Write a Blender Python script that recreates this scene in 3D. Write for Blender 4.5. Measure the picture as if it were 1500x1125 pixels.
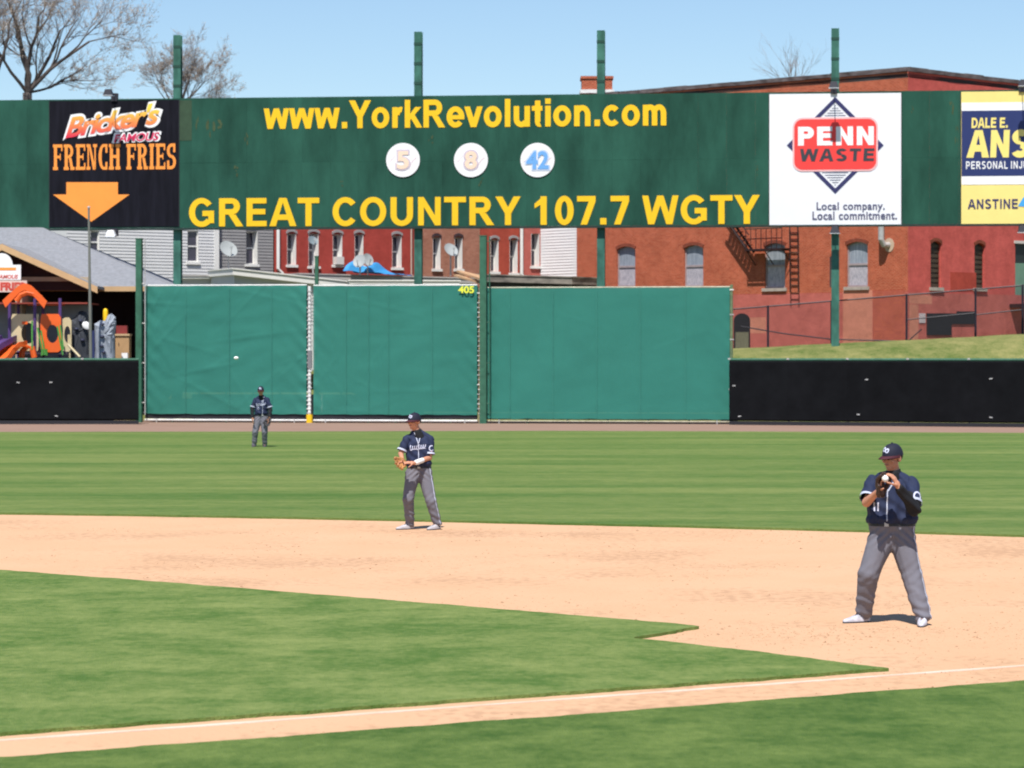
import bpy, bmesh, math, random
import numpy as np
from mathutils import Vector, Matrix, noise
from mathutils.bvhtree import BVHTree
random.seed(7); rng = np.random.default_rng(7)
R = math.radians
S = bpy.context.scene
for o in list(bpy.data.objects): bpy.data.objects.remove(o)
col = S.collection

# ------------------------------------------------------------------ camera
F = 4260.0; W, H = 1500.0, 1125.0; CH = 2.75; VH = 519.3      # focal length in photo pixels, eye height, horizon row
cam = bpy.data.cameras.new('camera'); co = bpy.data.objects.new('camera', cam); col.objects.link(co)
co.location = (0, 0, CH); co.rotation_euler = (R(90), 0, 0)
cam.sensor_width = 36; cam.lens = 36 * F / W; cam.shift_y = -(H / 2 - VH) / W
cam.clip_start = 0.5; cam.clip_end = 6000
cam.dof.use_dof = True; cam.dof.focus_distance = 38; cam.dof.aperture_fstop = 4.2
S.camera = co
S.render.resolution_x = 1024; S.render.resolution_y = 768
# ------------------------------------------------------------------ sky, sun, exposure
SUN_EL, SUN_AZ = 60.0, 10.0            # azimuth: degrees left of straight behind the camera
w = bpy.data.worlds.new('World'); S.world = w; w.use_nodes = True
nt = w.node_tree; bg = nt.nodes['Background']
sky = nt.nodes.new('ShaderNodeTexSky'); sky.sky_type = 'NISHITA'; sky.sun_disc = False
sky.sun_elevation = R(SUN_EL); sky.sun_rotation = R(180 + SUN_AZ)
sky.altitude = 300; sky.air_density = 1.0; sky.dust_density = 0.0; sky.ozone_density = 4.6
nt.links.new(sky.outputs[0], bg.inputs[0]); bg.inputs[1].default_value = 0.090
sl = bpy.data.lights.new('sun', 'SUN'); so = bpy.data.objects.new('sun', sl); col.objects.link(so)
sl.energy = 4.6; sl.angle = R(0.55); sl.color = (1.0, 0.955, 0.89)
sd = Vector((-math.sin(R(SUN_AZ)) * math.cos(R(SUN_EL)), -math.cos(R(SUN_AZ)) * math.cos(R(SUN_EL)), math.sin(R(SUN_EL))))
so.rotation_euler = sd.to_track_quat('Z', 'Y').to_euler(); so.location = (0, -20, 60)
S.view_settings.view_transform = 'Standard'; S.view_settings.look = 'None'
S.view_settings.gamma = 1; S.view_settings.exposure = 0.5; S.view_settings.use_curve_mapping = False
S.render.engine = 'CYCLES'
S.cycles.filter_width = 1.9

# ------------------------------------------------------------------ helpers
def G(u, v, z=0.0):
    d = (CH - z) * F / (v - VH); return Vector(((u - 750) / F * d, d, z))
def P(u, v, d):
    return Vector(((u - 750) / F * d, d, CH - (v - VH) / F * d))

MATS = {}
def M(name, c, rough=0.8, var=0.12, scale=1.5, c2=None, bump=0.0, bscale=30, metal=0.0, stretch=(1, 1, 1), spec=0.3, rand=0.0, space='pos', alpha=1.0):
    if name in MATS: return MATS[name]
    m = bpy.data.materials.new(name); m.use_nodes = True; n = m.node_tree.nodes; l = m.node_tree.links
    b = n['Principled BSDF']; b.inputs['Roughness'].default_value = rough; b.inputs['Metallic'].default_value = metal
    b.inputs['Specular IOR Level'].default_value = spec
    if space == 'pos':
        g = n.new('ShaderNodeNewGeometry'); src = g.outputs['Position']
    else:
        g = n.new('ShaderNodeTexCoord'); src = g.outputs['Object']
    mp = n.new('ShaderNodeMapping'); mp.inputs['Scale'].default_value = stretch; l.new(src, mp.inputs[0])
    t = n.new('ShaderNodeTexNoise'); t.inputs['Scale'].default_value = scale; t.inputs['Detail'].default_value = 6; t.inputs['Roughness'].default_value = 0.65
    l.new(mp.outputs[0], t.inputs[0])
    r = n.new('ShaderNodeValToRGB'); r.color_ramp.elements[0].position = 0.3; r.color_ramp.elements[1].position = 0.7
    lo = tuple(x * (1 - var) for x in c); hi = tuple(min(1, x * (1 + var)) for x in (c2 or c))
    r.color_ramp.elements[0].color = (*lo, 1); r.color_ramp.elements[1].color = (*hi, 1)
    l.new(t.outputs[0], r.inputs[0]); out = r.outputs[0]
    if rand:
        oi = n.new('ShaderNodeObjectInfo'); mr = n.new('ShaderNodeMapRange'); mr.inputs[3].default_value = 1 - rand; mr.inputs[4].default_value = 1 + rand
        l.new(oi.outputs['Random'], mr.inputs[0]); mx = n.new('ShaderNodeMix'); mx.data_type = 'RGBA'; mx.blend_type = 'MULTIPLY'; mx.inputs[0].default_value = 1
        l.new(out, mx.inputs[6]); l.new(mr.outputs[0], mx.inputs[7]); out = mx.outputs[2]
    l.new(out, b.inputs['Base Color'])
    if bump:
        t2 = n.new('ShaderNodeTexNoise'); t2.inputs['Scale'].default_value = bscale; t2.inputs['Detail'].default_value = 5
        l.new(mp.outputs[0], t2.inputs[0]); bp = n.new('ShaderNodeBump'); bp.inputs['Strength'].default_value = bump; bp.inputs['Distance'].default_value = 0.03
        l.new(t2.outputs[0], bp.inputs['Height']); l.new(bp.outputs[0], b.inputs['Normal'])
    if alpha < 1: b.inputs['Alpha'].default_value = alpha
    MATS[name] = m; return m

def srgb(r, g, b):
    f = lambda x: (x / 255) / 12.92 if x <= 10 else (((x / 255) + 0.055) / 1.055) ** 2.4
    return (f(r), f(g), f(b))

class MB:
    def __init__(s): s.v = []; s.f = []; s.mi = []
    def add(s, vs, fs, mi=0):
        k = len(s.v); s.v += [tuple(x) for x in vs]; s.f += [tuple(i + k for i in f) for f in fs]; s.mi += [mi] * len(fs); return s
    def hexa(s, c, mi=0):     # 8 corners: bottom loop 0-3, top loop 4-7
        return s.add(c, [(3, 2, 1, 0), (4, 5, 6, 7), (0, 1, 5, 4), (1, 2, 6, 5), (2, 3, 7, 6), (3, 0, 4, 7)], mi)
    def box(s, x0, x1, y0, y1, z0, z1, mi=0):
        return s.hexa([(x0, y0, z0), (x1, y0, z0), (x1, y1, z0), (x0, y1, z0), (x0, y0, z1), (x1, y0, z1), (x1, y1, z1), (x0, y1, z1)], mi)
    def tube(s, pts, rad, n=8, mi=0, cap=True):
        pts = [Vector(p) for p in pts]
        if not hasattr(rad, '__len__'): rad = [rad] * len(pts)
        k = len(s.v); up = None
        for i, p in enumerate(pts):
            t = (pts[min(i + 1, len(pts) - 1)] - pts[max(i - 1, 0)]).normalized()
            if up is None or abs(up.dot(t)) > 0.98: up = Vector((0, 0, 1)) if abs(t.z) < 0.9 else Vector((1, 0, 0))
            a = t.cross(up).normalized(); b = a.cross(t).normalized(); up = b
            for j in range(n):
                q = 2 * math.pi * j / n; s.v.append(tuple(p + (a * math.cos(q) + b * math.sin(q)) * rad[i]))
        for i in range(len(pts) - 1):
            for j in range(n):
                s.f.append((k + i * n + j, k + i * n + (j + 1) % n, k + (i + 1) * n + (j + 1) % n, k + (i + 1) * n + j)); s.mi.append(mi)
        if cap:
            s.f.append(tuple(k + j for j in range(n))[::-1]); s.mi.append(mi)
            e = k + (len(pts) - 1) * n; s.f.append(tuple(e + j for j in range(n))); s.mi.append(mi)
        return s
    def ell(s, c, r, nu=16, nv=10, rot=None, mi=0):
        c = Vector(c); r = Vector(r) if hasattr(r, '__len__') else Vector((r, r, r)); k = len(s.v)
        for i in range(nv + 1):
            th = math.pi * i / nv
            for j in range(nu):
                ph = 2 * math.pi * j / nu
                p = Vector((r.x * math.sin(th) * math.cos(ph), r.y * math.sin(th) * math.sin(ph), r.z * math.cos(th)))
                if rot: p = rot @ p
                s.v.append(tuple(c + p))
        for i in range(nv):
            for j in range(nu):
                s.f.append((k + i * nu + j, k + (i + 1) * nu + j, k + (i + 1) * nu + (j + 1) % nu, k + i * nu + (j + 1) % nu)); s.mi.append(mi)
        return s
    def build(s, name, mats, parent=None, smooth=False):
        me = bpy.data.meshes.new(name)
        vs = s.v
        if parent is not None:
            root = parent
            while root.parent: root = root.parent
            inv = root.matrix_basis.inverted(); vs = [tuple(inv @ Vector(v)) for v in vs]
        me.from_pydata(vs, [], s.f)
        if not isinstance(mats, (list, tuple)): mats = [mats]
        for m in mats: me.materials.append(m)
        if len(mats) > 1: me.polygons.foreach_set('material_index', s.mi)
        if smooth: me.polygons.foreach_set('use_smooth', [True] * len(me.polygons))
        me.update()
        bm = bmesh.new(); bm.from_mesh(me); bmesh.ops.recalc_face_normals(bm, faces=bm.faces); bm.to_mesh(me); bm.free()
        o = bpy.data.objects.new(name, me); col.objects.link(o)
        if parent is not None: o.parent = parent
        return o

def tag(o, label=None, cat=None, group=None, kind=None):
    if label: o['label'] = label
    if cat: o['category'] = cat
    if group: o['group'] = group
    if kind: o['kind'] = kind
    return o
def thing(name, loc, label, cat, group=None, rz=0.0):
    e = bpy.data.objects.new(name, None); e.empty_display_size = 0.3; col.objects.link(e)
    e.location = loc; e.rotation_euler = (0, 0, rz); e.matrix_basis = Matrix.Translation(Vector(loc)) @ Matrix.Rotation(rz, 4, 'Z')
    return tag(e, label, cat, group)

class Fr:            # a vertical plane in the place: origin on the ground plan, direction along it
    def __init__(s, x0, y0, x1, y1):
        s.o = Vector((x0, y0, 0)); t = Vector((x1 - x0, y1 - y0, 0)); s.L = t.length; s.t = t.normalized(); s.n = Vector((s.t.y, -s.t.x, 0))
    def pt(s, a, z, off=0.0): return s.o + s.t * a + s.n * off + Vector((0, 0, z))
    def au(s, u):
        k = (u - 750) / F; return (k * s.o.y - s.o.x) / (s.t.x - k * s.t.y)
    def hit(s, u, v):
        a = s.au(u); d = s.o.y + s.t.y * a; return a, CH - (v - VH) / F * d
    def box(s, mb, a0, a1, z0, z1, o0, o1, mi=0):
        return mb.hexa([s.pt(a0, z0, o1), s.pt(a1, z0, o1), s.pt(a1, z0, o0), s.pt(a0, z0, o0), s.pt(a0, z1, o1), s.pt(a1, z1, o1), s.pt(a1, z1, o0), s.pt(a0, z1, o0)], mi)
    def rect(s, u0, v0, u1, v1):
        um = (u0 + u1) / 2; a0 = s.au(u0); a1 = s.au(u1); zt = s.hit(um, v0)[1]; zb = s.hit(um, v1)[1]; return a0, a1, zb, zt
    def poly(s, mb, pts, o0, o1, mi=0):      # extruded polygon in (a, z)
        n = len(pts); k = [s.pt(a, z, o1) for a, z in pts] + [s.pt(a, z, o0) for a, z in pts]
        return mb.add(k, [tuple(range(n)), tuple(range(n, 2 * n))[::-1]] + [(i, (i + 1) % n, n + (i + 1) % n, n + i) for i in range(n)], mi)
    def ring(s, mb, outer, inner, o0, o1, mi=0):
        n = len(outer); k = []
        for off in (o1, o0):
            k += [s.pt(a, z, off) for a, z in outer] + [s.pt(a, z, off) for a, z in inner]
        f = []
        for i in range(n):
            j = (i + 1) % n
            f += [(i, j, n + j, n + i), (2 * n + i, 3 * n + i, 3 * n + j, 2 * n + j), (i, 2 * n + i, 2 * n + j, j), (n + i, n + j, 3 * n + j, 3 * n + i)]
        return mb.add(k, f, mi)
    def wall(s, mb, a0, a1, z0, z1, holes, depth=0.14, mi=0, off=0.0):    # holes (a0,a1,z0,z1)
        xs = sorted({a0, a1, *[h[0] for h in holes], *[h[1] for h in holes]}); zs = sorted({z0, z1, *[h[2] for h in holes], *[h[3] for h in holes]})
        for i in range(len(xs) - 1):
            for j in range(len(zs) - 1):
                xm = (xs[i] + xs[i + 1]) / 2; zm = (zs[j] + zs[j + 1]) / 2
                if any(h[0] < xm < h[1] and h[2] < zm < h[3] for h in holes): continue
                mb.add([s.pt(xs[i], zs[j], off), s.pt(xs[i + 1], zs[j], off), s.pt(xs[i + 1], zs[j + 1], off), s.pt(xs[i], zs[j + 1], off)], [(0, 1, 2, 3)], mi)
        for h in holes:
            c = [(h[0], h[2]), (h[1], h[2]), (h[1], h[3]), (h[0], h[3])]
            for i in range(4):
                p, q = c[i], c[(i + 1) % 4]
                mb.add([s.pt(*p, off), s.pt(*q, off), s.pt(*q, off - depth), s.pt(*p, off - depth)], [(0, 1, 2, 3)], mi)

def txt_shape(text, bold=0.0, shear=0.0, spacing=1.0):
    c = bpy.data.curves.new('t', 'FONT'); c.body = text; c.offset = bold; c.shear = shear; c.space_character = spacing; c.resolution_u = 5
    o = bpy.data.objects.new('t', c); col.objects.link(o); bpy.context.view_layer.update()
    me = bpy.data.meshes.new_from_object(o.evaluated_get(bpy.context.evaluated_depsgraph_get()))
    v = [(p.co.x, p.co.y) for p in me.vertices]; f = [tuple(p.vertices) for p in me.polygons]
    bpy.data.objects.remove(o); bpy.data.curves.remove(c); bpy.data.meshes.remove(me)
    return v, f
def lettering(fr, text, u0, v0, u1, v1, mat, parent, off=0.012, bold=0.02, shear=0.0, spacing=1.0, rise=0.0, name='lettering', grow=0.0, th=0.006, shape=None):
    """printed letters on plane fr, filling the box (u0,v0)-(u1,v1) as seen in the photograph"""
    v, f = shape or txt_shape(text, bold, shear, spacing)
    x0 = min(p[0] for p in v); x1 = max(p[0] for p in v); y0 = min(p[1] for p in v); y1 = max(p[1] for p in v)
    a0, a1, zb, zt = fr.rect(u0, v0, u1, v1); a0 -= grow; a1 += grow; zb -= grow; zt += grow
    hgt = zt - zb - abs(rise)
    mb = MB(); pts = []
    for p in v:
        k = (p[0] - x0) / (x1 - x0); pts.append((a0 + k * (a1 - a0), zb + (p[1] - y0) / (y1 - y0) * hgt + rise * k))
    n = len(pts); ex = [p[2] if len(p) > 2 else 0.0 for p in v]
    edges = {}
    for g in f:
        for i in range(len(g)):
            e = (g[i], g[(i + 1) % len(g)]); edges[tuple(sorted(e))] = edges.get(tuple(sorted(e)), 0) + 1
    side = [(a, b, n + b, n + a) for (a, b), c in edges.items() if c == 1]
    mb.add([fr.pt(a, z, off + th + e) for (a, z), e in zip(pts, ex)] + [fr.pt(a, z, off) for a, z in pts], list(f) + side)
    return mb.build(name, mat, parent)

def grotesque(text, s=.205, track=0.0, slant=0.0):
    """heavy grotesque capitals, small letters and figures; unit = cap height"""
    V = []; Fc = []; x = 0.0; h = s * .84; X = .74; cnt = [0]
    def q(pts):
        k = len(V); cnt[0] += 1; e = .0004 * (cnt[0] % 7); V.extend([(x + a + slant * b, b, e) for a, b in pts]); Fc.append(tuple(range(k, k + len(pts))))
    def bx(x0, x1, y0, y1): q([(x0, y0), (x1, y0), (x1, y1), (x0, y1)])
    def arc(cx, cy, rx, ry, a0, a1, tx=None, ty=None):
        tx = tx or s; ty = ty or h; n = max(4, int(abs(a1 - a0) / 11)); k = len(V); cnt[0] += 1; e = .0004 * (cnt[0] % 7)
        for i in range(n + 1):
            p = R(a0 + (a1 - a0) * i / n); y1 = cy + ry * math.sin(p); y2 = cy + (ry - ty) * math.sin(p)
            V.append((x + cx + rx * math.cos(p) + slant * y1, y1, e)); V.append((x + cx + (rx - tx) * math.cos(p) + slant * y2, y2, e))
        for i in range(n): Fc.append((k + 2 * i, k + 2 * i + 2, k + 2 * i + 3, k + 2 * i + 1))
    for c in text:
        w_ = .4
        if c == ' ': x += .40; continue
        if c == '.': bx(.09, .09 + s, 0, s); w_ = .39
        elif c == 'A':
            m = .51; t = s * 1.08; q([(.0, 0), (t, 0), (m + t * .05, 1 - .12), (m + t * .55, 1), (m - t * .55, 1)]); q([(1.02, 0), (1.02 - t, 0), (m - t * .05, 1 - .12), (m - t * .55, 1), (m + t * .55, 1)]); bx(.27, .75, .22, .22 + h); w_ = 1.02
        elif c in 'CG':
            arc(.53, .5, .48, .515, 38, 322 if c == 'C' else 318); w_ = 1.0
            if c == 'G': bx(.56, 1.0, .37, .37 + h); bx(1.0 - s * .95, 1.0, .12, .37); w_ = 1.08
        elif c == 'D': bx(.08, .08 + s, 0, 1); bx(.08 + s, .5, 1 - h, 1); bx(.08 + s, .5, 0, h); arc(.5, .5, .46, .5, -90, 90); w_ = 1.0
        elif c == 'E': bx(.08, .08 + s, 0, 1); [bx(.08 + s, xx, y, y + h) for xx, y in ((.84, 0), (.79, .5 - h * .4), (.83, 1 - h))]; w_ = .91
        elif c == 'F': bx(.08, .08 + s, 0, 1); [bx(.08 + s, xx, y, y + h) for xx, y in ((.72, .44), (.8, 1 - h))]; w_ = .85
        elif c == 'I': bx(.09, .09 + s, 0, 1); w_ = .39
        elif c == 'J': bx(.70 - s, .70, .3, 1); arc(.37, .3, .33, .315, 180, 360); w_ = .78
        elif c == 'L': bx(.08, .08 + s, 0, 1); bx(.08 + s, .78, 0, h); w_ = .84
        elif c == 'N': bx(.08, .08 + s * .93, 0, 1); bx(.92 - s * .93, .92, 0, 1); q([(.08 + s * .9, 1), (.08 + s * .9, 1 - s * 1.5), (.92 - s * .9, 0), (.92 - s * .9, s * 1.5)]); w_ = 1.0
        elif c == 'O': arc(.54, .5, .49, .515, 0, 360); w_ = 1.08
        elif c in 'PR':
            bx(.08, .08 + s, 0, 1); lo = .37 if c == 'P' else .42; bx(.08 + s, .56, 1 - h, 1); bx(.08 + s, .56, lo, lo + h); arc(.56, (1 + lo) / 2, .31, (1 - lo) / 2, -90, 90); w_ = .92
            if c == 'R': q([(.44, lo), (.44 + s * 1.15, lo), (1.0, 0), (1.0 - s * 1.2, 0)]); w_ = 1.01
        elif c == 'S': arc(.45, .74, .38, .275, 25, 270); arc(.45, .275, .40, .29, -155, 90); w_ = .91
        elif c == 'T': bx(.02, .83, 1 - h, 1); bx(.425 - s / 2, .425 + s / 2, 0, 1 - h); w_ = .85
        elif c == 'U': bx(.08, .08 + s, .38, 1); bx(.92 - s, .92, .38, 1); arc(.5, .38, .42, .395, 180, 360); w_ = 1.0
        elif c in 'Ww':
            T_, hh = (1.33, 1.0) if c == 'W' else (1.08, X); t = s * .98; a = T_ * .25
            for x0, x1 in ((0, a), (T_ / 2, a), (T_ / 2, 3 * a), (T_, 3 * a)): q([(x1 - t / 2, 0), (x1 + t / 2, 0), (min(T_, max(0, x0)) + (t if x0 == 0 else 0 if x0 == T_ else t / 2), hh), (x0 - (t if x0 == T_ else 0 if x0 == 0 else t / 2), hh)])
            w_ = T_ + .0
        elif c == 'Y': q([(0, 1), (s * 1.15, 1), (.47 + s * .5, .42), (.47 - s * .5, .40)]); q([(.94, 1), (.94 - s * 1.15, 1), (.47 - s * .5, .42), (.47 + s * .5, .40)]); bx(.47 - s / 2, .47 + s / 2, 0, .42); w_ = .92
        elif c == 'V' or c == 'v': T_, hh = (.92, 1) if c == 'V' else (.78, X); t = s * 1.05; q([(T_ / 2 - t / 2, 0), (T_ / 2 + t / 2, 0), (t, hh), (0, hh)]); q([(T_ / 2 - t / 2, 0), (T_ / 2 + t / 2, 0), (T_, hh), (T_ - t, hh)]); w_ = T_
        elif c == '0': arc(.39, .5, .345, .515, 0, 360); w_ = .78
        elif c == '1': bx(.55 - s, .55, 0, 1.0); q([(.10, .74), (.10, .58), (.55 - s, .70), (.55 - s, .92)]); w_ = .78
        elif c == '7': bx(.05, .73, 1 - h, 1); q([(.18, 0), (.18 + s * 1.05, 0), (.73, 1 - h), (.73 - s * 1.1, 1 - h)]); w_ = .78
        elif c in 'oce':
            arc(.42, X / 2, .375, X / 2 + .012, {'o': 0, 'c': 42, 'e': 0}[c], {'o': 360, 'c': 318, 'e': 322}[c]); w_ = .84 if c == 'o' else .79
            if c == 'e': bx(.1, .795, X / 2 - h * .45, X / 2 + h * .35)
        elif c == 'k': bx(.08, .08 + s, 0, 1); q([(.08 + s, .28), (.08 + s, .50), (.52, X), (.78, X)]); q([(.30, .40), (.46, .52), (.82, 0), (.57, 0)]); w_ = .79
        elif c == 'l': bx(.09, .09 + s, 0, 1); w_ = .38
        elif c == 'i': bx(.09, .09 + s, 0, X); bx(.09, .09 + s, 1 - h, 1); w_ = .38
        elif c == 'r': bx(.08, .08 + s, 0, X); arc(.46, X - .30, .30, .315, 78, 175); w_ = .53
        elif c == 'u': bx(.08, .08 + s, .27, X); bx(.76 - s, .76, 0, X); arc(.40, .28, .32, .295, 180, 335); w_ = .84
        elif c == 't': bx(.13, .13 + s, .16, .93); bx(.0, .44, X - h * .9, X); arc(.33, .18, .20, .195, 180, 290); w_ = .47
        elif c in 'nm':
            bx(.08, .08 + s, 0, X); r_ = .34 if c == 'n' else .30; xs_ = [.42] if c == 'n' else [.38, .38 + 2 * r_ - s]
            for xx in xs_: arc(xx, X - r_, r_, r_ + .012, 0, 150); bx(xx + r_ - s, xx + r_, 0, X - r_)
            w_ = xs_[-1] + r_ + .08
        x += w_ + track
    return V, Fc

def copy_tree(o, parent=None):
    c = o.copy(); col.objects.link(c); c.parent = parent
    for ch in list(o.children): copy_tree(ch, c)
    return c
# ================================================================== THE SETTING: ground
def grass_mat(name, dark, light, scale, stretch, stripe=0.0, rough=0.9):
    m = bpy.data.materials.new(name); m.use_nodes = True; n = m.node_tree.nodes; l = m.node_tree.links; b = n['Principled BSDF']
    b.inputs['Roughness'].default_value = rough; b.inputs['Specular IOR Level'].default_value = 0.12
    g = n.new('ShaderNodeNewGeometry')
    def nz(sc, st, det=5):
        mp = n.new('ShaderNodeMapping'); mp.inputs['Scale'].default_value = st; l.new(g.outputs['Position'], mp.inputs[0])
        t = n.new('ShaderNodeTexNoise'); t.inputs['Scale'].default_value = sc; t.inputs['Detail'].default_value = det; t.inputs['Roughness'].default_value = 0.6
        l.new(mp.outputs[0], t.inputs[0]); return t.outputs[0]
    def mix(a, b_, w1):
        x = n.new('ShaderNodeMix'); x.inputs[0].default_value = w1; l.new(a, x.inputs[2]); l.new(b_, x.inputs[3]); return x.outputs[0]
    big = nz(scale, stretch, 3); mid = nz(2.6, (0.8, 0.8, 1), 9); fine = nz(16, (1, 0.45, 1), 8)
    s = mix(mix(big, mid, 0.5), fine, 0.28)
    if stripe:
        st = nz(1.0, (0.035, stripe, 1), 3); s = mix(s, st, 0.34)
    r = n.new('ShaderNodeValToRGB'); e = r.color_ramp.elements; e[0].position = 0.40; e[0].color = (*dark, 1); e[1].position = 0.61; e[1].color = (*light, 1)
    l.new(s, r.inputs[0]); l.new(r.outputs[0], b.inputs['Base Color'])
    bp = n.new('ShaderNodeBump'); bp.inputs['Strength'].default_value = 0.9; bp.inputs['Distance'].default_value = 0.03
    l.new(nz(45, (1, 1, 1), 4), bp.inputs['Height']); l.new(bp.outputs[0], b.inputs['Normal'])
    return m
g_in = grass_mat('infield_grass', (0.078, 0.150, 0.030), (0.215, 0.266, 0.082), 0.75, (0.8, 0.9, 1))
g_out = grass_mat('outfield_grass', (0.072, 0.144, 0.030), (0.188, 0.232, 0.070), 0.35, (0.35, 1.0, 1), stripe=0.42)
g_foul = grass_mat('foul_grass', (0.052, 0.110, 0.020), (0.145, 0.208, 0.052), 0.75, (0.8, 0.9, 1))
g_berm = grass_mat('berm_grass', (0.085, 0.125, 0.030), (0.25, 0.235, 0.09), 0.5, (0.6, 1.4, 1))

def dirt_mat(name, c, spots):
    m = bpy.data.materials.new(name); m.use_nodes = True; n = m.node_tree.nodes; l = m.node_tree.links; b = n['Principled BSDF']
    b.inputs['Roughness'].default_value = 0.95; b.inputs['Specular IOR Level'].default_value = 0.1
    g = n.new('ShaderNodeNewGeometry')
    def nz(sc, st, det=5):
        mp = n.new('ShaderNodeMapping'); mp.inputs['Scale'].default_value = st; l.new(g.outputs['Position'], mp.inputs[0])
        t = n.new('ShaderNodeTexNoise'); t.inputs['Scale'].default_value = sc; t.inputs['Detail'].default_value = det; l.new(mp.outputs[0], t.inputs[0]); return t.outputs[0]
    r = n.new('ShaderNodeValToRGB'); e = r.color_ramp.elements; e[0].position = 0.3; e[0].color = (c[0] * 0.95, c[1] * 0.935, c[2] * 0.91, 1); e[1].position = 0.68; e[1].color = (*c, 1)
    l.new(nz(0.8, (1, 0.7, 1), 8), r.inputs[0])
    # scuffed darker earth where spikes have turned it up: clumped
    r2 = n.new('ShaderNodeValToRGB'); q = r2.color_ramp.elements; q[0].position = 0.60; q[0].color = (0, 0, 0, 1); q[1].position = 0.72; q[1].color = (1, 1, 1, 1)
    mm = n.new('ShaderNodeMath'); mm.operation = 'MULTIPLY_ADD'; mm.inputs[1].default_value = 0.55
    l.new(nz(13.0, (0.7, 0.45, 1), 7), mm.inputs[0]); mm2 = n.new('ShaderNodeMath'); mm2.operation = 'MULTIPLY'; mm2.inputs[1].default_value = 0.6
    l.new(nz(0.35, (1, 1, 1), 3), mm2.inputs[0]); l.new(mm2.outputs[0], mm.inputs[2]); l.new(mm.outputs[0], r2.inputs[0])
    x = n.new('ShaderNodeMix'); x.data_type = 'RGBA'; l.new(r.outputs[0], x.inputs[6]); x.inputs[7].default_value = (c[0] * 0.60, c[1] * 0.56, c[2] * 0.54, 1)
    mf = n.new('ShaderNodeMath'); mf.operation = 'MULTIPLY'; mf.inputs[1].default_value = spots; l.new(r2.outputs[0], mf.inputs[0]); l.new(mf.outputs[0], x.inputs[0])
    l.new(x.outputs[2], b.inputs['Base Color'])
    bp = n.new('ShaderNodeBump'); bp.inputs['Strength'].default_value = 0.5; bp.inputs['Distance'].default_value = 0.03
    l.new(nz(16, (1, 1, 1), 6), bp.inputs['Height']); l.new(bp.outputs[0], b.inputs['Normal'])
    return m
m_dirt = dirt_mat('infield_dirt', (0.580, 0.362, 0.222), 0.5)
m_track = dirt_mat('warning_track', (0.28, 0.185, 0.145), 0.25)
m_earth = dirt_mat('earth', (0.22, 0.17, 0.12), 0.5)
m_chalk = M('chalk', (0.62, 0.43, 0.30), 0.95, 0.06, 1.6, c2=(.67, .53, .44), bump=0.3)

def rough_outline(pts, step, amp, zscale=1.0):
    out = []
    for i in range(len(pts)):
        a, b = pts[i], pts[(i + 1) % len(pts)]; L = (b - a).length
        m = 1 if L > 200 else max(1, int(L / step))
        nn = Vector((b.y - a.y, a.x - b.x)).normalized() if L > 0 else Vector((0, 0))
        for k in range(m):
            p = a.lerp(b, k / m)
            if m > 1 and k > 0:
                j = (noise.noise(Vector((p.x * 2.2, p.y * 2.2, 0))) + 0.6 * noise.noise(Vector((p.x * 7, p.y * 7, 3)))) * amp; p = p + nn * j
            out.append(p)
    return out
def sheet(name, pts, z, mat, thick=0.0, step=0.25, amp=0.03, kind='structure', parent=None):
    P2 = rough_outline([Vector((p.x, p.y)) for p in pts], step, amp); n = len(P2); mb = MB()
    mb.add([(p.x, p.y, z) for p in P2], [tuple(range(n))])
    if thick: mb.add([(p.x, p.y, z) for p in P2] + [(p.x, p.y, z - thick) for p in P2], [(i, (i + 1) % n, n + (i + 1) % n, n + i) for i in range(n)])
    o = mb.build(name, mat, parent)
    if parent is None: o['kind'] = kind
    return o

# one wide sheet to the horizon, with the bank behind the fence as part of the terrain further down
mb = MB(); mb.add([(-3000, -300, -0.02), (3000, -300, -0.02), (3000, 5000, -0.02), (-3000, 5000, -0.02)], [(0, 1, 2, 3)])
tag(mb.build('ground', m_earth), kind='structure')
# infield dirt: a sheet under everything between outfield arc and foul side
arc = [G(-260, 751), G(0, 754), G(200, 756.5), G(400, 760), G(600, 764), G(750, 767.5), G(900, 771), G(1000, 773), G(1250, 779.5), G(1500, 787), G(1760, 797)]
near = [G(1900, 1000), G(1800, 1300), G(-300, 1300)]
sheet('infield_dirt', [p + Vector((0, 1.2, 0)) for p in arc] + near, 0.0, m_dirt, step=1.0, amp=0.0)
# outfield grass from the arc out to the warning track
track_edge = [G(-300, 634.0), G(0, 634.2), G(400, 633.6), G(800, 632.5), G(1100, 633.5), G(1500, 635.5), G(1800, 637.5)]
sheet('outfield_grass', arc + track_edge[::-1], 0.035, g_out, thick=0.05, step=0.35, amp=0.06)
sheet('warning_track', [p + Vector((0, -0.6, 0)) for p in track_edge] + [Vector((40, 122, 0)), Vector((-40, 122, 0))], 0.004, m_track, step=2, amp=0.0)
# infield grass with the cut-out round first base
ig = [G(-300, 817), G(0, 838), G(200, 853), G(400, 869), G(600, 885), G(800, 901.5), G(960, 915), G(1024, 921.5), G(1000, 926), G(928, 938.5), G(1100, 957.5), G(1210, 972), G(1302, 983.5), G(1000, 1006), G(500, 1042.5), G(0, 1079), G(-300, 1101)]
infield = sheet('infield_grass', ig, 0.03, g_in, thick=0.04, step=0.08, amp=0.05)
fg = [G(-300, 1138), G(0, 1115), G(500, 1078), G(1000, 1040), G(1500, 1001.5), G(1800, 979), G(1800, 1400), G(-300, 1400)]
foul = sheet('foul_territory_grass', fg, 0.03, g_foul, thick=0.04, step=0.08, amp=0.045)
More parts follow.
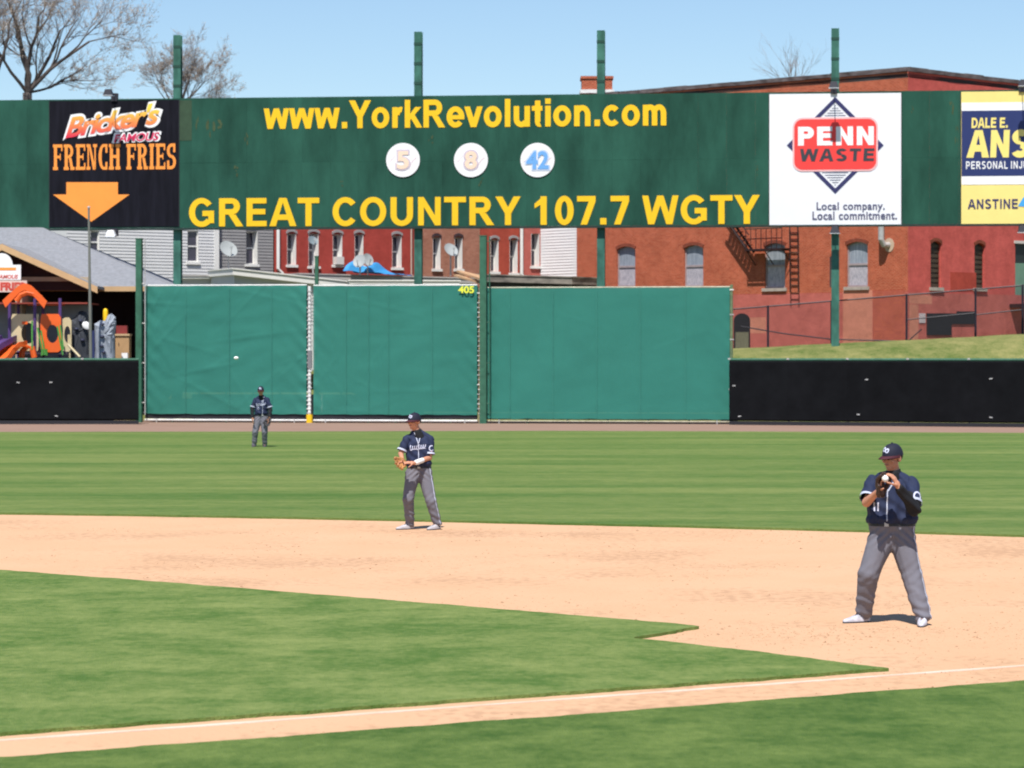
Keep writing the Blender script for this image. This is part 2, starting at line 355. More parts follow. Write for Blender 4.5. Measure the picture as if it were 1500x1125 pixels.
# chalk foul line and the pale lip of the grass edge
def strip(name, p, q, w0, z, mat, amp=0.02):
    d = (q - p).normalized(); nn = Vector((-d.y, d.x, 0)) * w0 / 2
    return sheet(name, [p - nn, q - nn, q + nn, p + nn], z, mat, thick=z + .004, step=0.18, amp=amp)
tag(strip('foul_line', G(-300, 1107.2), G(1800, 953.5), 0.085, 0.006, m_chalk), kind='structure')
m_lip = M('sandy_lip', (0.64, 0.45, 0.31), 0.95, 0.12, 6)
tag(strip('path_edge_sand', G(-300, 1136.0), G(1800, 977.4), 0.07, 0.004, m_lip, 0.03), kind='structure')

# ---- clods near the camera
def inside(px, py, poly):
    c = np.zeros(len(px), bool); n = len(poly)
    for i in range(n):
        a, b = poly[i], poly[(i + 1) % n]
        cond = ((a.y > py) != (b.y > py)) & (px < (b.x - a.x) * (py - a.y) / ((b.y - a.y) or 1e-9) + a.x); c ^= cond
    return c
def scatter(poly, y0, y1, dens, xk=0.19):
    A = 0; xs = []; ys = []
    n = int(dens * (y1 - y0) * (y0 + y1) * xk)
    y = np.sqrt(rng.uniform(y0 ** 2, y1 ** 2, n)); x = rng.uniform(-xk, xk, n) * y
    k = inside(x, y, poly); return x[k], y[k]
# clods of dirt on the infield
def clods(n0):
    poly = [Vector((p.x, p.y)) for p in arc + near]; gi = [Vector((p.x, p.y)) for p in ig]; gf = [Vector((p.x, p.y)) for p in fg]
    x, y = scatter(poly, 21, 46, n0); k = ~inside(x, y, gi) & ~inside(x, y, gf)
    x, y = x[k], y[k]
    keep = np.array([noise.noise(Vector((a * 0.6, b * 0.35, 1.7))) + 0.5 * noise.noise(Vector((a * 2.0, b * 1.1, 7.0))) > rng.uniform(-0.15, 0.75) for a, b in zip(x, y)])
    x, y = x[keep], y[keep]; mb = MB()
    for c_, n_, sx_, sy_ in ((G(1330, 932), 900, 1.5, .8), (G(1150, 925), 260, 1.2, .6), (G(620, 782), 160, 1.4, .8), (G(900, 893), 240, 1.6, .8)):      # earth kicked up where the fielders stand
        ax = c_.x + rng.normal(0, sx_, n_); ay = c_.y + rng.normal(0, sy_, n_); ok = ~inside(ax, ay, gi) & ~inside(ax, ay, gf) & inside(ax, ay, poly); x = np.r_[x, ax[ok]]; y = np.r_[y, ay[ok]]
    for a, b in zip(x, y):
        r = min(0.030, 0.0065 * (1 + rng.exponential(0.7))); q = rng.uniform(0, 6.28)
        p = [(a + r * math.cos(q + i * 2.09) * rng.uniform(0.7, 1.4), b + r * math.sin(q + i * 2.09), -0.002) for i in range(3)] + [(a + rng.normal(0, r * .3), b, r * rng.uniform(0.3, 0.65))]
        mb.add(p, [(0, 1, 3), (1, 2, 3), (2, 0, 3)])
    o = mb.build('dirt_clods', M('clod', (0.36, 0.215, 0.125), 0.95, 0.25, 8)); tag(o, 'small clods of loose earth scattered over the infield dirt', 'dirt', kind='stuff')
clods(60)

# ---- bank behind the fence, rising to the streets
def bank_z(x, y):
    y0 = 115 if x > 8.6 else 119.5
    if y <= y0: return -0.25
    t = min(1, max(0, (y - y0) / 9)); t = t * t * (3 - 2 * t)
    top = 3.08 + 0.049 * max(-6, min(16, x - 9.6)) if x > 6 else 2.9
    if x < -6: top = 0.6
    elif x <= 6: top = 0.6 + (min(1, (x + 6) / 12)) * 2.3
    far = max(0, min(1, (y - 134) / 20)) * 1.5 if x < 0 else -0.025 * max(0, y - 124)
    return -0.05 + t * top + far + 0.05 * noise.noise(Vector((x * 0.5, y * 0.5, 0)))
mb = MB(); nx, ny = 110, 50; xs = [-45 + 90 * i / nx for i in range(nx + 1)]; ys = [114.6 + 90 * (j / ny) ** 1.7 for j in range(ny + 1)]
for y in ys:
    for x in xs: mb.v.append((x, y, bank_z(x, y)))
for j in range(ny):
    for i in range(nx): mb.f.append((j * (nx + 1) + i, j * (nx + 1) + i + 1, (j + 1) * (nx + 1) + i + 1, (j + 1) * (nx + 1) + i)); mb.mi.append(0)
tag(mb.build('grass_bank', g_berm, smooth=True), kind='structure')

# ================================================================== outfield fences, screens
m_black = M('fence_padding', (0.0075, 0.008, 0.0095), 0.9, 0.25, 1.2, rand=0.06, spec=0.04)
m_green_rail = M('rail_green', (0.035, 0.12, 0.075), 0.6, 0.25, 4)
m_steel = M('galvanised', (0.45, 0.45, 0.44), 0.5, 0.2, 6, metal=0.3)
m_whiterail = M('white_rail', (0.68, 0.68, 0.66), 0.6, 0.15, 4)
m_darkgap = M('shade_and_trim', (0.02, 0.02, 0.026), 0.8)  # near-black for trim, and for shade coloured in below fabric and roof edge
m_yellow = M('yellow_paint', (0.80, 0.50, 0.015), 0.5, 0.05, 3)

def pad_fence(fr, a0, a1, z1, label, marks, np_):
    t = thing('outfield_fence', fr.pt((a0 + a1) / 2, 0), label, 'fence', 'black padded outfield fences')
    wd = (a1 - a0) / np_
    for i in range(np_):
        mb = MB(); x0 = a0 + i * wd + 0.001; x1 = a0 + (i + 1) * wd - 0.001; zb = 0.16; zt = z1 - 0.10; j = random.uniform(-0.003, 0.003)
        c = []
        for z, o in ((zb, j), (zb + .05, .06 + j), (zt - .05, .06 + j), (zt, j)): c.append((z, o))
        n = 4
        vs = [fr.pt(x0, z, o) for z, o in c] + [fr.pt(x1, z, o) for z, o in c] + [fr.pt(x0, zb, -.06), fr.pt(x0, zt, -.06), fr.pt(x1, zb, -.06), fr.pt(x1, zt, -.06)]
        mb.add(vs, [(0, 4, 5, 1), (1, 5, 6, 2), (2, 6, 7, 3), (0, 1, 2, 3, 9, 8), (4, 10, 11, 7, 6, 5), (3, 7, 11, 9), (0, 8, 10, 4), (8, 9, 11, 10)])
        mb.build('padding_panel', m_black, t)
        p = MB(); fr.box(p, x0 - .03, x0 + .03, 0, z1 - .08, -.16, -.07); p.build('post', m_green_rail, t)
        k = MB(); fr.box(k, x0 - .05, x0 + .05, z1 - .05, z1 + .012, .02, .05); k.build('clip', m_steel, t)
    mb = MB(); mb.tube([fr.pt(a0, z1 - .05, -.03), fr.pt(a1, z1 - .05, -.03)], .055, 8); mb.build('top_rail', m_green_rail, t)
    mb = MB(); fr.box(mb, a0, a1, 0.0, 0.15, -.05, .035); mb.build('kick_board', m_darkgap, t)
    for (u, v) in marks:
        a, z = fr.hit(u, v); mb = MB(); k = random.uniform(-.02, .02); fr.poly(mb, [(a - .06, z - .022), (a + .06, z - .022 + k), (a + .06, z + .022 + k), (a - .06, z + .022)], .055, .085); mb.build('latch', m_steel, t)
    return t
frL = Fr(-26, 114.6, -14.0, 114.6)
pad_fence(frL, -2, frL.au(203), 2.60, 'black padded fence with green top rail in front of the playground', [(27, 560), (75, 560), (83, 609)], 6)
frR = Fr(8.45, 113.6, 20.5, 109.3)
pad_fence(frR, 0.05, 16.5, 2.60, 'black padded fence with green top rail below the grass bank', [(1076, 565), (1084, 610), (1270, 556), (1258, 607), (1452, 555), (1452, 611)], 7)

# green windscreens
def screen_mat(name, c, see):
    m = M(name, c, 0.75, 0.06, 0.6, bump=0.15, bscale=6, spec=0.25)
    n = m.node_tree.nodes; l = m.node_tree.links; b = n['Principled BSDF']; out = n['Material Output']
    tr = n.new('ShaderNodeBsdfTransparent'); mx = n.new('ShaderNodeMixShader'); mx.inputs[0].default_value = see
    l.new(b.outputs[0], mx.inputs[1]); l.new(tr.outputs[0], mx.inputs[2]); l.new(mx.outputs[0], out.inputs[0]); return m
m_screen = screen_mat('green_mesh_fabric', (0.030, 0.186, 0.146), 0.10)
m_seam = M('screen_seam', (0.032, 0.183, 0.146), 0.8)
frS = Fr((210 - 750) / F * 118, 118, (1072 - 750) / F * 114.4, 114.4)
def screen(u0, u1, v0, v1, label, seams, wr, seed, bottom=0.12):
    a0, a1, zb, zt = frS.rect(u0, v0, u1, v1); t = thing('windscreen', frS.pt((a0 + a1) / 2, 0), label, 'windscreen', 'green mesh windscreens')
    nx, nz = 130, 70; mb = MB(); rs = random.Random(seed)
    cr = [(rs.uniform(a0, a1), rs.uniform(zb, zt), rs.uniform(-1.1, 1.1), rs.uniform(.5, 2.0), rs.uniform(.004, .016)) for _ in range(int(22 * wr))]
    for j in range(nz + 1):
        for i in range(nx + 1):
            x = i / nx; z = j / nz; a = a0 + x * (a1 - a0); h = zb + z * (zt - zb)
            d = 0.03 * noise.noise(Vector((a * .5, h * .5, seed))) + 0.02 * wr * noise.noise(Vector((a * .7 + h * 1.2, h * 1.8 - a * .8, seed + 5)))
            for (ca, cz, an, ln, am) in cr:
                p = (a - ca) * math.cos(an) + (h - cz) * math.sin(an); q = -(a - ca) * math.sin(an) + (h - cz) * math.cos(an)
                d += am * wr * math.exp(-(q / .07) ** 2) * math.exp(-(p / ln) ** 2)
            # gathers pulled from the tied side edges
            e = min(x, 1 - x) * (a1 - a0); d += 0.018 * wr * math.exp(-e / .4) * math.sin((h + (0.8 if x < .5 else -.8) * e * 1.3) * 9)
            sag = 0.03 * math.sin(z * math.pi) * (1 if x in (0, 1) else 0)
            hh = h - (0.03 * abs(math.sin(x * 19)) if j == nz else 0) + (0.03 * noise.noise(Vector((a * 2, 0, seed))) if j == 0 else 0)
            mb.v.append(tuple(frS.pt(a, hh, d)))
    for j in range(nz):
        for i in range(nx): k = j * (nx + 1) + i; mb.f.append((k, k + 1, k + nx + 2, k + nx + 1)); mb.mi.append(0)
    fab = mb.build('fabric', m_screen, t, smooth=True)
    for u in seams:
        a = frS.au(u); mb = MB()
        for z0 in np.linspace(zb + .03, zt - .05, 15)[:-1]:
            z1 = z0 + (zt - zb - .08) / 14; mb.add([frS.pt(a - .014, z0, .05), frS.pt(a + .014, z0, .05), frS.pt(a + .014, z1, .05), frS.pt(a - .014, z1, .05)], [(0, 1, 2, 3)])
        mb.build('seam', m_seam, fab)
    mb = MB(); mb.tube([frS.pt(a0, zt, -.05), frS.pt(a1, zt, -.05)], .035, 8); mb.build('top_rail', m_whiterail if u0 < 700 else M('bare_rail', (.42, .40, .30), .7, .3, 6), t)
    mb = MB(); frS.box(mb, a0, a1, .16, .42, -.12, -.05); mb.build('gap_shade', m_darkgap, t)  # dark strip painted in as the shaded gap under the fabric
    mb = MB(); mb.tube([frS.pt(a0, .10, -.02), frS.pt(a1, .10, -.02)], .042 if u0 < 700 else .025, 8); mb.build('bottom_rail', m_whiterail if u0 < 700 else M('bare_rail', (.42, .40, .30), .7, .3, 6), t)
    mb = MB(); zl = 1.22; e = .35
    if u0 < 300: bk_ = [(a0 + .02, .3), (a0 + .5, .45), (a0 + 1.1, zl), (a1, zl), (a1, zt - .05), (a0 + .02, zt - .05)]
    elif u0 < 600: bk_ = [(a0, zl), (a0 + 1.5, zl), (a0 + 3.6, .45), (a1, .45), (a1, zt - .05), (a0, zt - .05)]
    else: bk_ = [(a0, .45), (a1, .45), (a1, zt - .05), (a0, zt - .05)]
    frS.poly(mb, bk_, -.3, -.25); mb.build('added_backing', M('backing_green', (.012, .05, .04), .9, .15, .8), t)  # added dark sheet, its foot cut away so the mesh looks paler there
    for k in range(1, 6):
        a = a0 + (a1 - a0) * k / 6; mb = MB(); mb.tube([frS.pt(a, 0, -.14), frS.pt(a, zt, -.14)], .035, 6); mb.build('upright', m_green_rail, t)
    for k in range(2):
        a = a0 + .5 if k == 0 else a1 - .5; mb = MB(); frS.box(mb, a - .02, a + .02, 0, .16, -.02, .03); mb.build('wheel_bracket', m_steel, t)
    return t
screen(212, 449, 418, 606.5, 'leftmost green mesh windscreen, wrinkled, behind the far outfielder', [272, 336, 398], 1.0, 3)
sc2 = screen(459, 699, 418, 607.5, 'middle green mesh windscreen with the yellow 405 in its corner', [507, 540, 569, 633], 0.6, 11)
screen(713, 1069, 421, 614, 'widest and smoothest green mesh windscreen at the right', [747, 810, 874, 938, 1004], 0.3, 23)
lettering(frS, '405', 672, 419, 695, 429.5, M('number_yellow', (0.75, 0.78, 0.06), 0.6, .05), sc2, off=0.10, bold=0.03, th=.004)
# gate posts between the screens
def gate_post(u, label, mat, wd, zt, ties, extra=None):
    a = frS.au(u); t = thing('gate_post', frS.pt(a, 0), label, 'post', 'posts between the windscreens')
    mb = MB(); mb.tube([frS.pt(a, 0, .02), frS.pt(a, zt, .02)], wd, 10); mb.build('pole', mat, t)
    for k in range(ties):
        z = .4 + (zt - .6) * k / max(1, ties - 1); mb = MB(); s = random.choice((-1, 1)); c = a + s * random.uniform(0, .03)
        frS.box(mb, c - wd - .02, c + wd + .02, z - .022, z + .022, -.02, .02 + wd + .012); mb.build('tie', random.choice([m_steel, m_steel, m_whiterail]), t)
    return t
gp = gate_post(453.5, 'pale gate post wrapped with ties and a yellow foot', m_whiterail, .065, 5.5, 30)
a = frS.au(453.5); mb = MB(); mb.tube([frS.pt(a, 0, .03), frS.pt(a, .34, .03)], .13, 10); mb.build('foot_pad', m_yellow, gp)
mb = MB(); frS.box(mb, a - .06, a + .1, 2.2, 2.9, .0, .12); mb.build('latch_box', M('latch_grey', (.18, .18, .19), .6), gp)
gate_post(703, 'rusty tied gate post against the tall green pole', M('rusty_pole', (.16, .17, .12), .7, .5, 8, c2=(.3, .22, .14)), .06, 5.4, 26)
gate_post(1071.5, 'thin olive post at the right end of the green screens', M('olive_pole', (.12, .17, .09), .7, .3, 5), .06, 5.5, 6)
gate_post(207, 'dark green post with a pale edge at the left end of the screens', m_green_rail, .07, 5.6, 12)
# taller dark green poles standing just behind the screens
for u, vt, wd, lab in ((204, 350, .12, 'dark green square pole rising left of the leftmost windscreen'), (464, 376, .07, 'short dark green stub pole above the middle windscreen'), (708, 346, .13, 'tall dark green pole between the middle and right windscreens')):
    fr2 = Fr(frS.pt(0, 0, -.35).x, frS.pt(0, 0, -.35).y, frS.pt(10, 0, -.35).x, frS.pt(10, 0, -.35).y) if u == 464 else Fr(frS.pt(0, 0, .25).x, frS.pt(0, 0, .25).y, frS.pt(10, 0, .25).x, frS.pt(10, 0, .25).y)
    a, z = fr2.hit(u, vt); t = thing('net_pole', fr2.pt(a, 0), lab, 'pole', 'green poles at the screens')
    mb = MB(); fr2.box(mb, a - wd, a + wd, 0, z, -wd, wd); mb.build('pole', m_green_rail, t)
    mb = MB(); fr2.box(mb, a - wd - .015, a + wd + .015, z, z + .03, -wd - .015, wd + .015); mb.build('cap', m_green_rail, t)
    if u != 464:
        mb = MB(); mb.tube([fr2.pt(a + wd + .12, .3, 0), fr2.pt(a + wd + .12, z, 0)], .025, 6)
        for k in range(5): zz = .8 + (z - 1) * k / 4; mb.tube([fr2.pt(a + wd, zz, 0), fr2.pt(a + wd + .12, zz, 0)], .018, 5)
        mb.build('cable_pipe', m_steel if u == 204 else m_green_rail, t)
# low block wall behind the screens, seen faintly through the mesh
frW = Fr(frS.pt(1, 0, -1.6).x, frS.pt(1, 0, -1.6).y, frS.pt(14, 0, -1.6).x, frS.pt(14, 0, -1.6).y)
mb = MB(); frW.box(mb, .6, 10.2, 0, 1.12, -.3, 0); tag(mb.build('low_wall', M('block_wall', (.55, .52, .47), .9, .1, 2)), 'low pale wall showing faintly through the foot of the green screens', 'wall')
# ================================================================== the long billboard
frB = Fr(-22.36, 127, 21.48, 122)
m_board = M('board_green', (0.021, 0.078, 0.055), 0.85, 0.34, 0.7, bump=0.1, bscale=3, rand=0.07, stretch=(1, 1, 0.35), spec=0.1)
m_post = M('post_green', (0.022, 0.098, 0.072), 0.65, 0.35, 1.6, c2=(.045, .15, .115), stretch=(1, 1, .5))
m_darkgreen = M('post_web', (0.017, 0.06, 0.045), 0.7)  # darker green for girts and splice plates
bb = thing('outfield_billboard', frB.pt(22, 0), 'long dark green billboard on tall posts with yellow web address and radio lettering', 'billboard')
aL, aR = frB.au(-40), frB.au(1620); zB, zT = 8.24, 13.86; zM = 11.05
npan = 40; wd = (aR - aL) / npan
for i in range(npan):
    for (z0, z1) in ((zB, zM), (zM, zT)):
        mb = MB(); x0 = aL + i * wd + .0015; x1 = aL + (i + 1) * wd - .0015; o = random.uniform(-.003, .003)
        frB.box(mb, x0, x1, z0 + .0015, z1 - .0015, -.05, o); mb.build('board_panel', m_board, bb)
mb = MB(); frB.box(mb, aL, aR, zB - .09, zB - .005, -.12, .05); mb.build('bottom_beam', M('dark_beam', (.016, .035, .03), .7), bb)
for z in (9.3, 11.05, 12.8):
    mb = MB(); frB.box(mb, aL, aR, z - .07, z + .07, -.16, -.06); mb.build('girt', m_darkgreen, bb)
m_patch = M('patched_panel', (0.035, 0.068, 0.038), .8, .2, 2)
mb = MB(); frB.box(mb, *frB.rect(263, 147, 281, 206), .002, .010); mb.build('patch', m_patch, bb)
m_stain = M('worn_paint', (0.05, 0.075, 0.035), .85, .3, 3)
for (u, v, ww, hh) in ((308, 200, 7, 26), (318, 178, 8, 12), (345, 250, 5, 8), (360, 205, 4, 14), (630, 205, 5, 7), (706, 266, 5, 8), (1110, 250, 4, 10), (1395, 150, 4, 18), (1402, 190, 3, 20), (1335, 160, 3, 5), (290, 170, 4, 20), (500, 270, 4, 6), (560, 160, 3, 8)):
    a, z = frB.hit(u, v); mb = MB(); k = 9; rr = random.Random(u)
    for q in range(4):
        ca = a + rr.uniform(-1, 1) * ww / 34 * .8; cz = z + rr.uniform(-1, 1) * hh / 34 * .8; r = rr.uniform(.25, .6)
        frB.poly(mb, [(ca + ww / 34 * r * .6 * math.cos(6.283 * i / k) * rr.uniform(.5, 1.3), cz + hh / 34 * r * .6 * math.sin(6.283 * i / k) * rr.uniform(.5, 1.3)) for i in range(k)], .0075, .0085 + q * .0006)
    mb.build('worn_patch', m_stain, bb)
# posts: steel I sections in front face and behind
for u, vt, vb in ((260.5, 52, 520), (613, 47, 520), (880.5, 45, 520), (1223.5, 42, 499)):
    fr2 = Fr(frB.pt(0, 0, -.38).x, frB.pt(0, 0, -.38).y, frB.pt(10, 0, -.38).x, frB.pt(10, 0, -.38).y)
    a, z = fr2.hit(u, vt); zb = bank_z(fr2.pt(a, 0).x, fr2.pt(a, 0).y) - .1; wd_ = .165
    mb = MB(); fr2.box(mb, a - wd_, a + wd_, zb, z, .14, .17); fr2.box(mb, a - .02, a + .02, zb, z, -.14, .139); fr2.box(mb, a - wd_, a + wd_, zb, z, -.17, -.141)
    p = mb.build('post', m_post, bb)
    for k in range(3):
        zz = zT + .5 + k * .85
        if zz < z - .3: mb = MB(); fr2.box(mb, a - wd_ - .01, a + wd_ + .01, zz, zz + .12, .171, .185); mb.build('splice_plate', m_darkgreen, p)
    if vb == 499:
        mb = MB(); fr2.box(mb, a - .23, a - .17, 5.6, 6.9, .0, .14); mb.build('conduit_box', M('box_dark', (.03, .035, .04), .6), p)
m_letter = M('letter_yellow', (0.83, 0.50, 0.012), 0.55, 0.04, 2)
lettering(frB, 'www.YorkRevolution.com', 386.5, 145.5, 976, 187, m_letter, bb, off=.012, shape=grotesque('www.YorkRevolution.com', .228))
lettering(frB, 'GREAT COUNTRY 107.7 WGTY', 277, 287.5, 1113, 330.5, m_letter, bb, off=.012, shape=grotesque('GREAT COUNTRY 107.7 WGTY', .228, .03))

# retired-number discs
m_disc = M('disc_white', (.80, .79, .80), .6, .04)
m_stitch = M('stitch_pink', (.62, .36, .38), .7)
for u, v, txt, cc, oc, lab in ((590.5, 234.5, '5', (.82, .62, .47), (.56, .48, .56), 'leftmost white baseball disc on the green board, showing a peach five'), (690, 234.5, '8', (.82, .62, .47), (.56, .48, .56), 'middle white baseball disc on the green board, showing a peach eight'), (787.5, 234.5, '42', (.15, .37, .72), (.52, .60, .76), 'rightmost white baseball disc on the green board, with a blue number')):
    a, z = frB.hit(u, v); t = thing('number_disc', frB.pt(a, z - .7, .03), lab, 'sign', 'retired number discs'); r = 25 / 34.1
    mb = MB(); n = 40; frB.poly(mb, [(a + r * math.cos(6.2832 * i / n), z + r * math.sin(6.2832 * i / n) * 1.0) for i in range(n)], .012, .045); mb.build('disc', m_disc, t)
    for sx, c0 in ((-1, (-1.25, .62)), (1, (1.25, -.62))):
        mb = MB(); pr = None
        for i in range(25):
            q = 6.2832 * i / 24; x = c0[0] * r + .86 * r * math.cos(q); y = c0[1] * r + .86 * r * math.sin(q)
            inn = x * x + y * y < (r * .96) ** 2
            if pr and inn: frB.poly(mb, [(a + pr[0], z + pr[1]), (a + x, z + y), (a + x * .985, z + y * .985 + .02), (a + pr[0] * .985, z + pr[1] * .985 + .02)], .046, .050)
            pr = (x, y) if inn else None
        if mb.f: mb.build('stitching', m_stitch, t)
    w_ = 10 if len(txt) == 1 else 17.5
    lettering(frB, txt, u - w_, v - 14, u + w_, v + 14.5, M('num_edge' + txt, oc, .6, .03), t, off=.052, bold=.06, grow=.035, name='number_outline')
    lettering(frB, txt, u - w_ + 1, v - 13, u + w_ - 1, v + 13.5, M('num_' + txt, cc, .6, .03), t, off=.062, bold=.035, name='number')

# slab-serif glyphs (unit box 1 wide, 1 high) for the banner
def slab(text):
    st, sf, hs = .27, .13, .12                     # stem width, slab overhang, slab thickness
    V = []; Fc = []; x = 0.0
    def q(pts):
        k = len(V); V.extend(pts); Fc.append(tuple(range(k, k + len(pts))))
    def bx(x0, x1, y0, y1): q([(x + x0, y0), (x + x1, y0), (x + x1, y1), (x + x0, y1)])
    def bowl(x0, x1, y0, y1, th, tv, a0=-90, a1=90, n=14):
        cx = x0; rx = x1 - x0; cy = (y0 + y1) / 2; ry = (y1 - y0) / 2
        for i in range(n):
            p0 = R(a0 + (a1 - a0) * i / n); p1 = R(a0 + (a1 - a0) * (i + 1) / n)
            q([(x + cx + rx * math.cos(p0), cy + ry * math.sin(p0)), (x + cx + rx * math.cos(p1), cy + ry * math.sin(p1)), (x + cx + (rx - th) * math.cos(p1), cy + (ry - tv) * math.sin(p1)), (x + cx + (rx - th) * math.cos(p0), cy + (ry - tv) * math.sin(p0))])
    def stem(x0, full=True):
        bx(x0, x0 + st, hs, 1 - hs); bx(x0 - .09, x0 + st + .09, 0, hs); bx(x0 - .09, x0 + st + .09, 1 - hs, 1)
    for ch in text:
        if ch == ' ': x += .42; continue
        if ch in 'FE':
            stem(.09); bx(.45, .86, 1 - hs, 1); bx(.74, .86, .74, 1 - hs); bx(.36, .62, .46, .56); bx(.62, .70, .38, .64); adv = .92
            if ch == 'E': bx(.45, .88, 0, hs); bx(.76, .88, hs, .27)
        elif ch == 'R':
            stem(.09); bowl(.45, .86, .46, 1, .25, hs); bx(.36, .45, .46, .56)
            q([(x + .46, .46), (x + .70, .46), (x + .84, .12), (x + .60, .12)]); bx(.60, .98, 0, .12); adv = 1.03
        elif ch == 'N':
            bx(.0, .32, 1 - hs, 1); bx(.10, .22, hs, 1 - hs); bx(.0, .34, 0, hs); bx(.72, .84, .0, 1 - hs); bx(.60, .96, 1 - hs, 1)
            q([(x + .22, 1 - hs), (x + .34, 1), (x + .84, .0), (x + .60, .0)][0:4]); adv = 1.0
        elif ch == 'C':
            bowl(.50, .04, 0, 1, -.27, .11); bx(.50, .66, .89, 1); bx(.50, .66, 0, .11); bx(.66, .84, .66, 1.0); bx(.66, .84, .0, .30); adv = .92
        elif ch == 'H':
            stem(.09); stem(.68); bx(.36, .68, .45, .57); adv = 1.10
        elif ch == 'I':
            stem(.09); adv = .52
        elif ch == 'S':
            bowl(.46, .04, .44, 1, -.25, .12); bx(.46, .62, .88, 1); bx(.62, .80, .66, 1); bowl(.42, .86, 0, .56, .25, .12); bx(.26, .42, 0, .12); bx(.06, .26, 0, .34); adv = .9
        x += adv + .06
    return V, Fc

# black banner
m_ban = M('banner_black', (.009, .009, .014), .75, .4, 1.2, stretch=(3, 3, .4), spec=.08)
m_or = M('print_orange', (.86, .29, .050), .55, .05)
m_pw = M('print_white', (.80, .80, .80), .5, .03)
def vinyl(u0, v0, u1, v1, name, label, mat):
    a0, a1, zb, zt = frB.rect(u0, v0, u1, v1); t = thing(name, frB.pt((a0 + a1) / 2, zb, .02), label, 'sign', 'advertising signs on the billboard')
    mb = MB(); nx, nz = 24, 24
    for j in range(nz + 1):
        for i in range(nx + 1):
            x = a0 + (a1 - a0) * i / nx; z = zb + (zt - zb) * j / nz; mb.v.append(tuple(frB.pt(x, z, .022 + .006 * noise.noise(Vector((x * 2.3, z * .5, 1))))))
    for j in range(nz):
        for i in range(nx): k = j * (nx + 1) + i; mb.f.append((k, k + 1, k + nx + 2, k + nx + 1)); mb.mi.append(0)
    mb.build('banner', mat, t, smooth=True)
    mb = MB()
    for e in ((a0 - .03, a0, zb, zt), (a1, a1 + .03, zb, zt)): frB.box(mb, *e, .008, .035)
    mb.build('edge_batten', m_darkgap, t); return t
b1 = vinyl(73, 147, 262, 332.5, 'food_banner', 'black banner with orange FRENCH FRIES lettering and downward arrow', m_ban)
lettering(frB, '', 78, 211, 258, 248.5, m_or, b1, off=.032, shape=slab('FRENCH FRIES'))
ar = [(97.5, 267), (173, 267), (173, 285), (190, 285), (134, 325), (78, 285), (97.5, 285)]
mb = MB(); frB.poly(mb, [frB.hit(*p) for p in ar], .032, .038); mb.build('arrow', m_or, b1)
def grad_mat(name, z0, z1):
    m = bpy.data.materials.new(name); m.use_nodes = True; n = m.node_tree.nodes; l = m.node_tree.links; b = n['Principled BSDF']; b.inputs['Roughness'].default_value = .55
    g = n.new('ShaderNodeNewGeometry'); sx = n.new('ShaderNodeSeparateXYZ'); l.new(g.outputs['Position'], sx.inputs[0])
    mr = n.new('ShaderNodeMapRange'); mr.inputs[1].default_value = z0; mr.inputs[2].default_value = z1; l.new(sx.outputs[2], mr.inputs[0])
    r = n.new('ShaderNodeValToRGB'); e = r.color_ramp.elements; e[0].position = .1; e[0].color = (.66, .03, .06, 1); e[1].position = .85; e[1].color = (.80, .62, .06, 1); k = e.new(.5); k.color = (.82, .28, .06, 1)
    l.new(mr.outputs[0], r.inputs[0]); l.new(r.outputs[0], b.inputs['Base Color']); return m
z1_ = frB.hit(160, 150)[1]; z0_ = frB.hit(160, 204)[1]
lettering(frB, "Bricker's", 93, 148, 238, 205, m_pw, b1, off=.030, bold=.085, shear=.32, spacing=.9, rise=.62, name='script_outline', grow=.03)
lettering(frB, "Bricker's", 96, 150.5, 234, 202.5, grad_mat('script_print', z0_, z1_), b1, off=.040, bold=.03, shear=.32, spacing=.9, rise=.62, name='script')
lettering(frB, 'FAMOUS', 164, 192, 237, 210, m_pw, b1, off=.050, bold=.07, shear=.25, spacing=.95, name='script_outline', rise=.08)
lettering(frB, 'FAMOUS', 167, 194, 234, 208.5, M('print_crimson', (.60, .03, .10), .55, .05), b1, off=.060, bold=.02, shear=.25, spacing=.95, rise=.08)

# white waste company sign
b2 = vinyl(1127, 137, 1320, 329.5, 'advertising_sign', 'white sign with red rounded logo reading PENN WASTE over a navy diamond', M('vinyl_white', (.76, .77, .80), .45, .02, spec=.4))
m_navy = M('print_navy', (.035, .035, .115), .5, .05); m_red = M('print_red', (.80, .055, .050), .5, .04)
def dia(cu, cv, ru, rv): return [frB.hit(cu, cv - rv), frB.hit(cu + ru, cv), frB.hit(cu, cv + rv), frB.hit(cu - ru, cv)]
mb = MB(); frB.ring(mb, dia(1223.5, 213, 71, 71), dia(1223.5, 213, 63, 63), .032, .036); mb.build('diamond', m_navy, b2)
mb = MB()
for k in range(9):
    for sgn in (-1, 1):
        v = 213 + sgn * (71 - 13 - k * 3.6); hw = max(0, 63 - abs(v - 213)) - 4
        if abs(v - 213) > 38 and hw > 0: a0, z = frB.hit(1223.5 - hw, v); a1, _ = frB.hit(1223.5 + hw, v); frB.poly(mb, [(a0, z - .012), (a1, z - .012), (a1, z + .012), (a0, z + .012)], .032, .036)
mb.build('pinstripes', m_navy, b2)
def rrect(u0, v0, u1, v1, rp, n=8):
    a0, a1, zb, zt = frB.rect(u0, v0, u1, v1); r = rp / 34.3; o = []
    for cx, cz, q0 in ((a1 - r, zt - r, 0), (a0 + r, zt - r, 90), (a0 + r, zb + r, 180), (a1 - r, zb + r, 270)):
        for i in range(n + 1): q = R(q0 + 90 * i / n); o.append((cx + r * math.cos(q), cz + r * math.sin(q)))
    return o
mb = MB(); frB.poly(mb, rrect(1161, 172, 1286, 251, 14), .038, .042); mb.build('logo_border', M('print_pink', (.80, .45, .45), .5), b2)
mb = MB(); frB.poly(mb, rrect(1163.5, 174.5, 1283.5, 248.5, 12), .044, .048); mb.build('logo_field', m_red, b2)
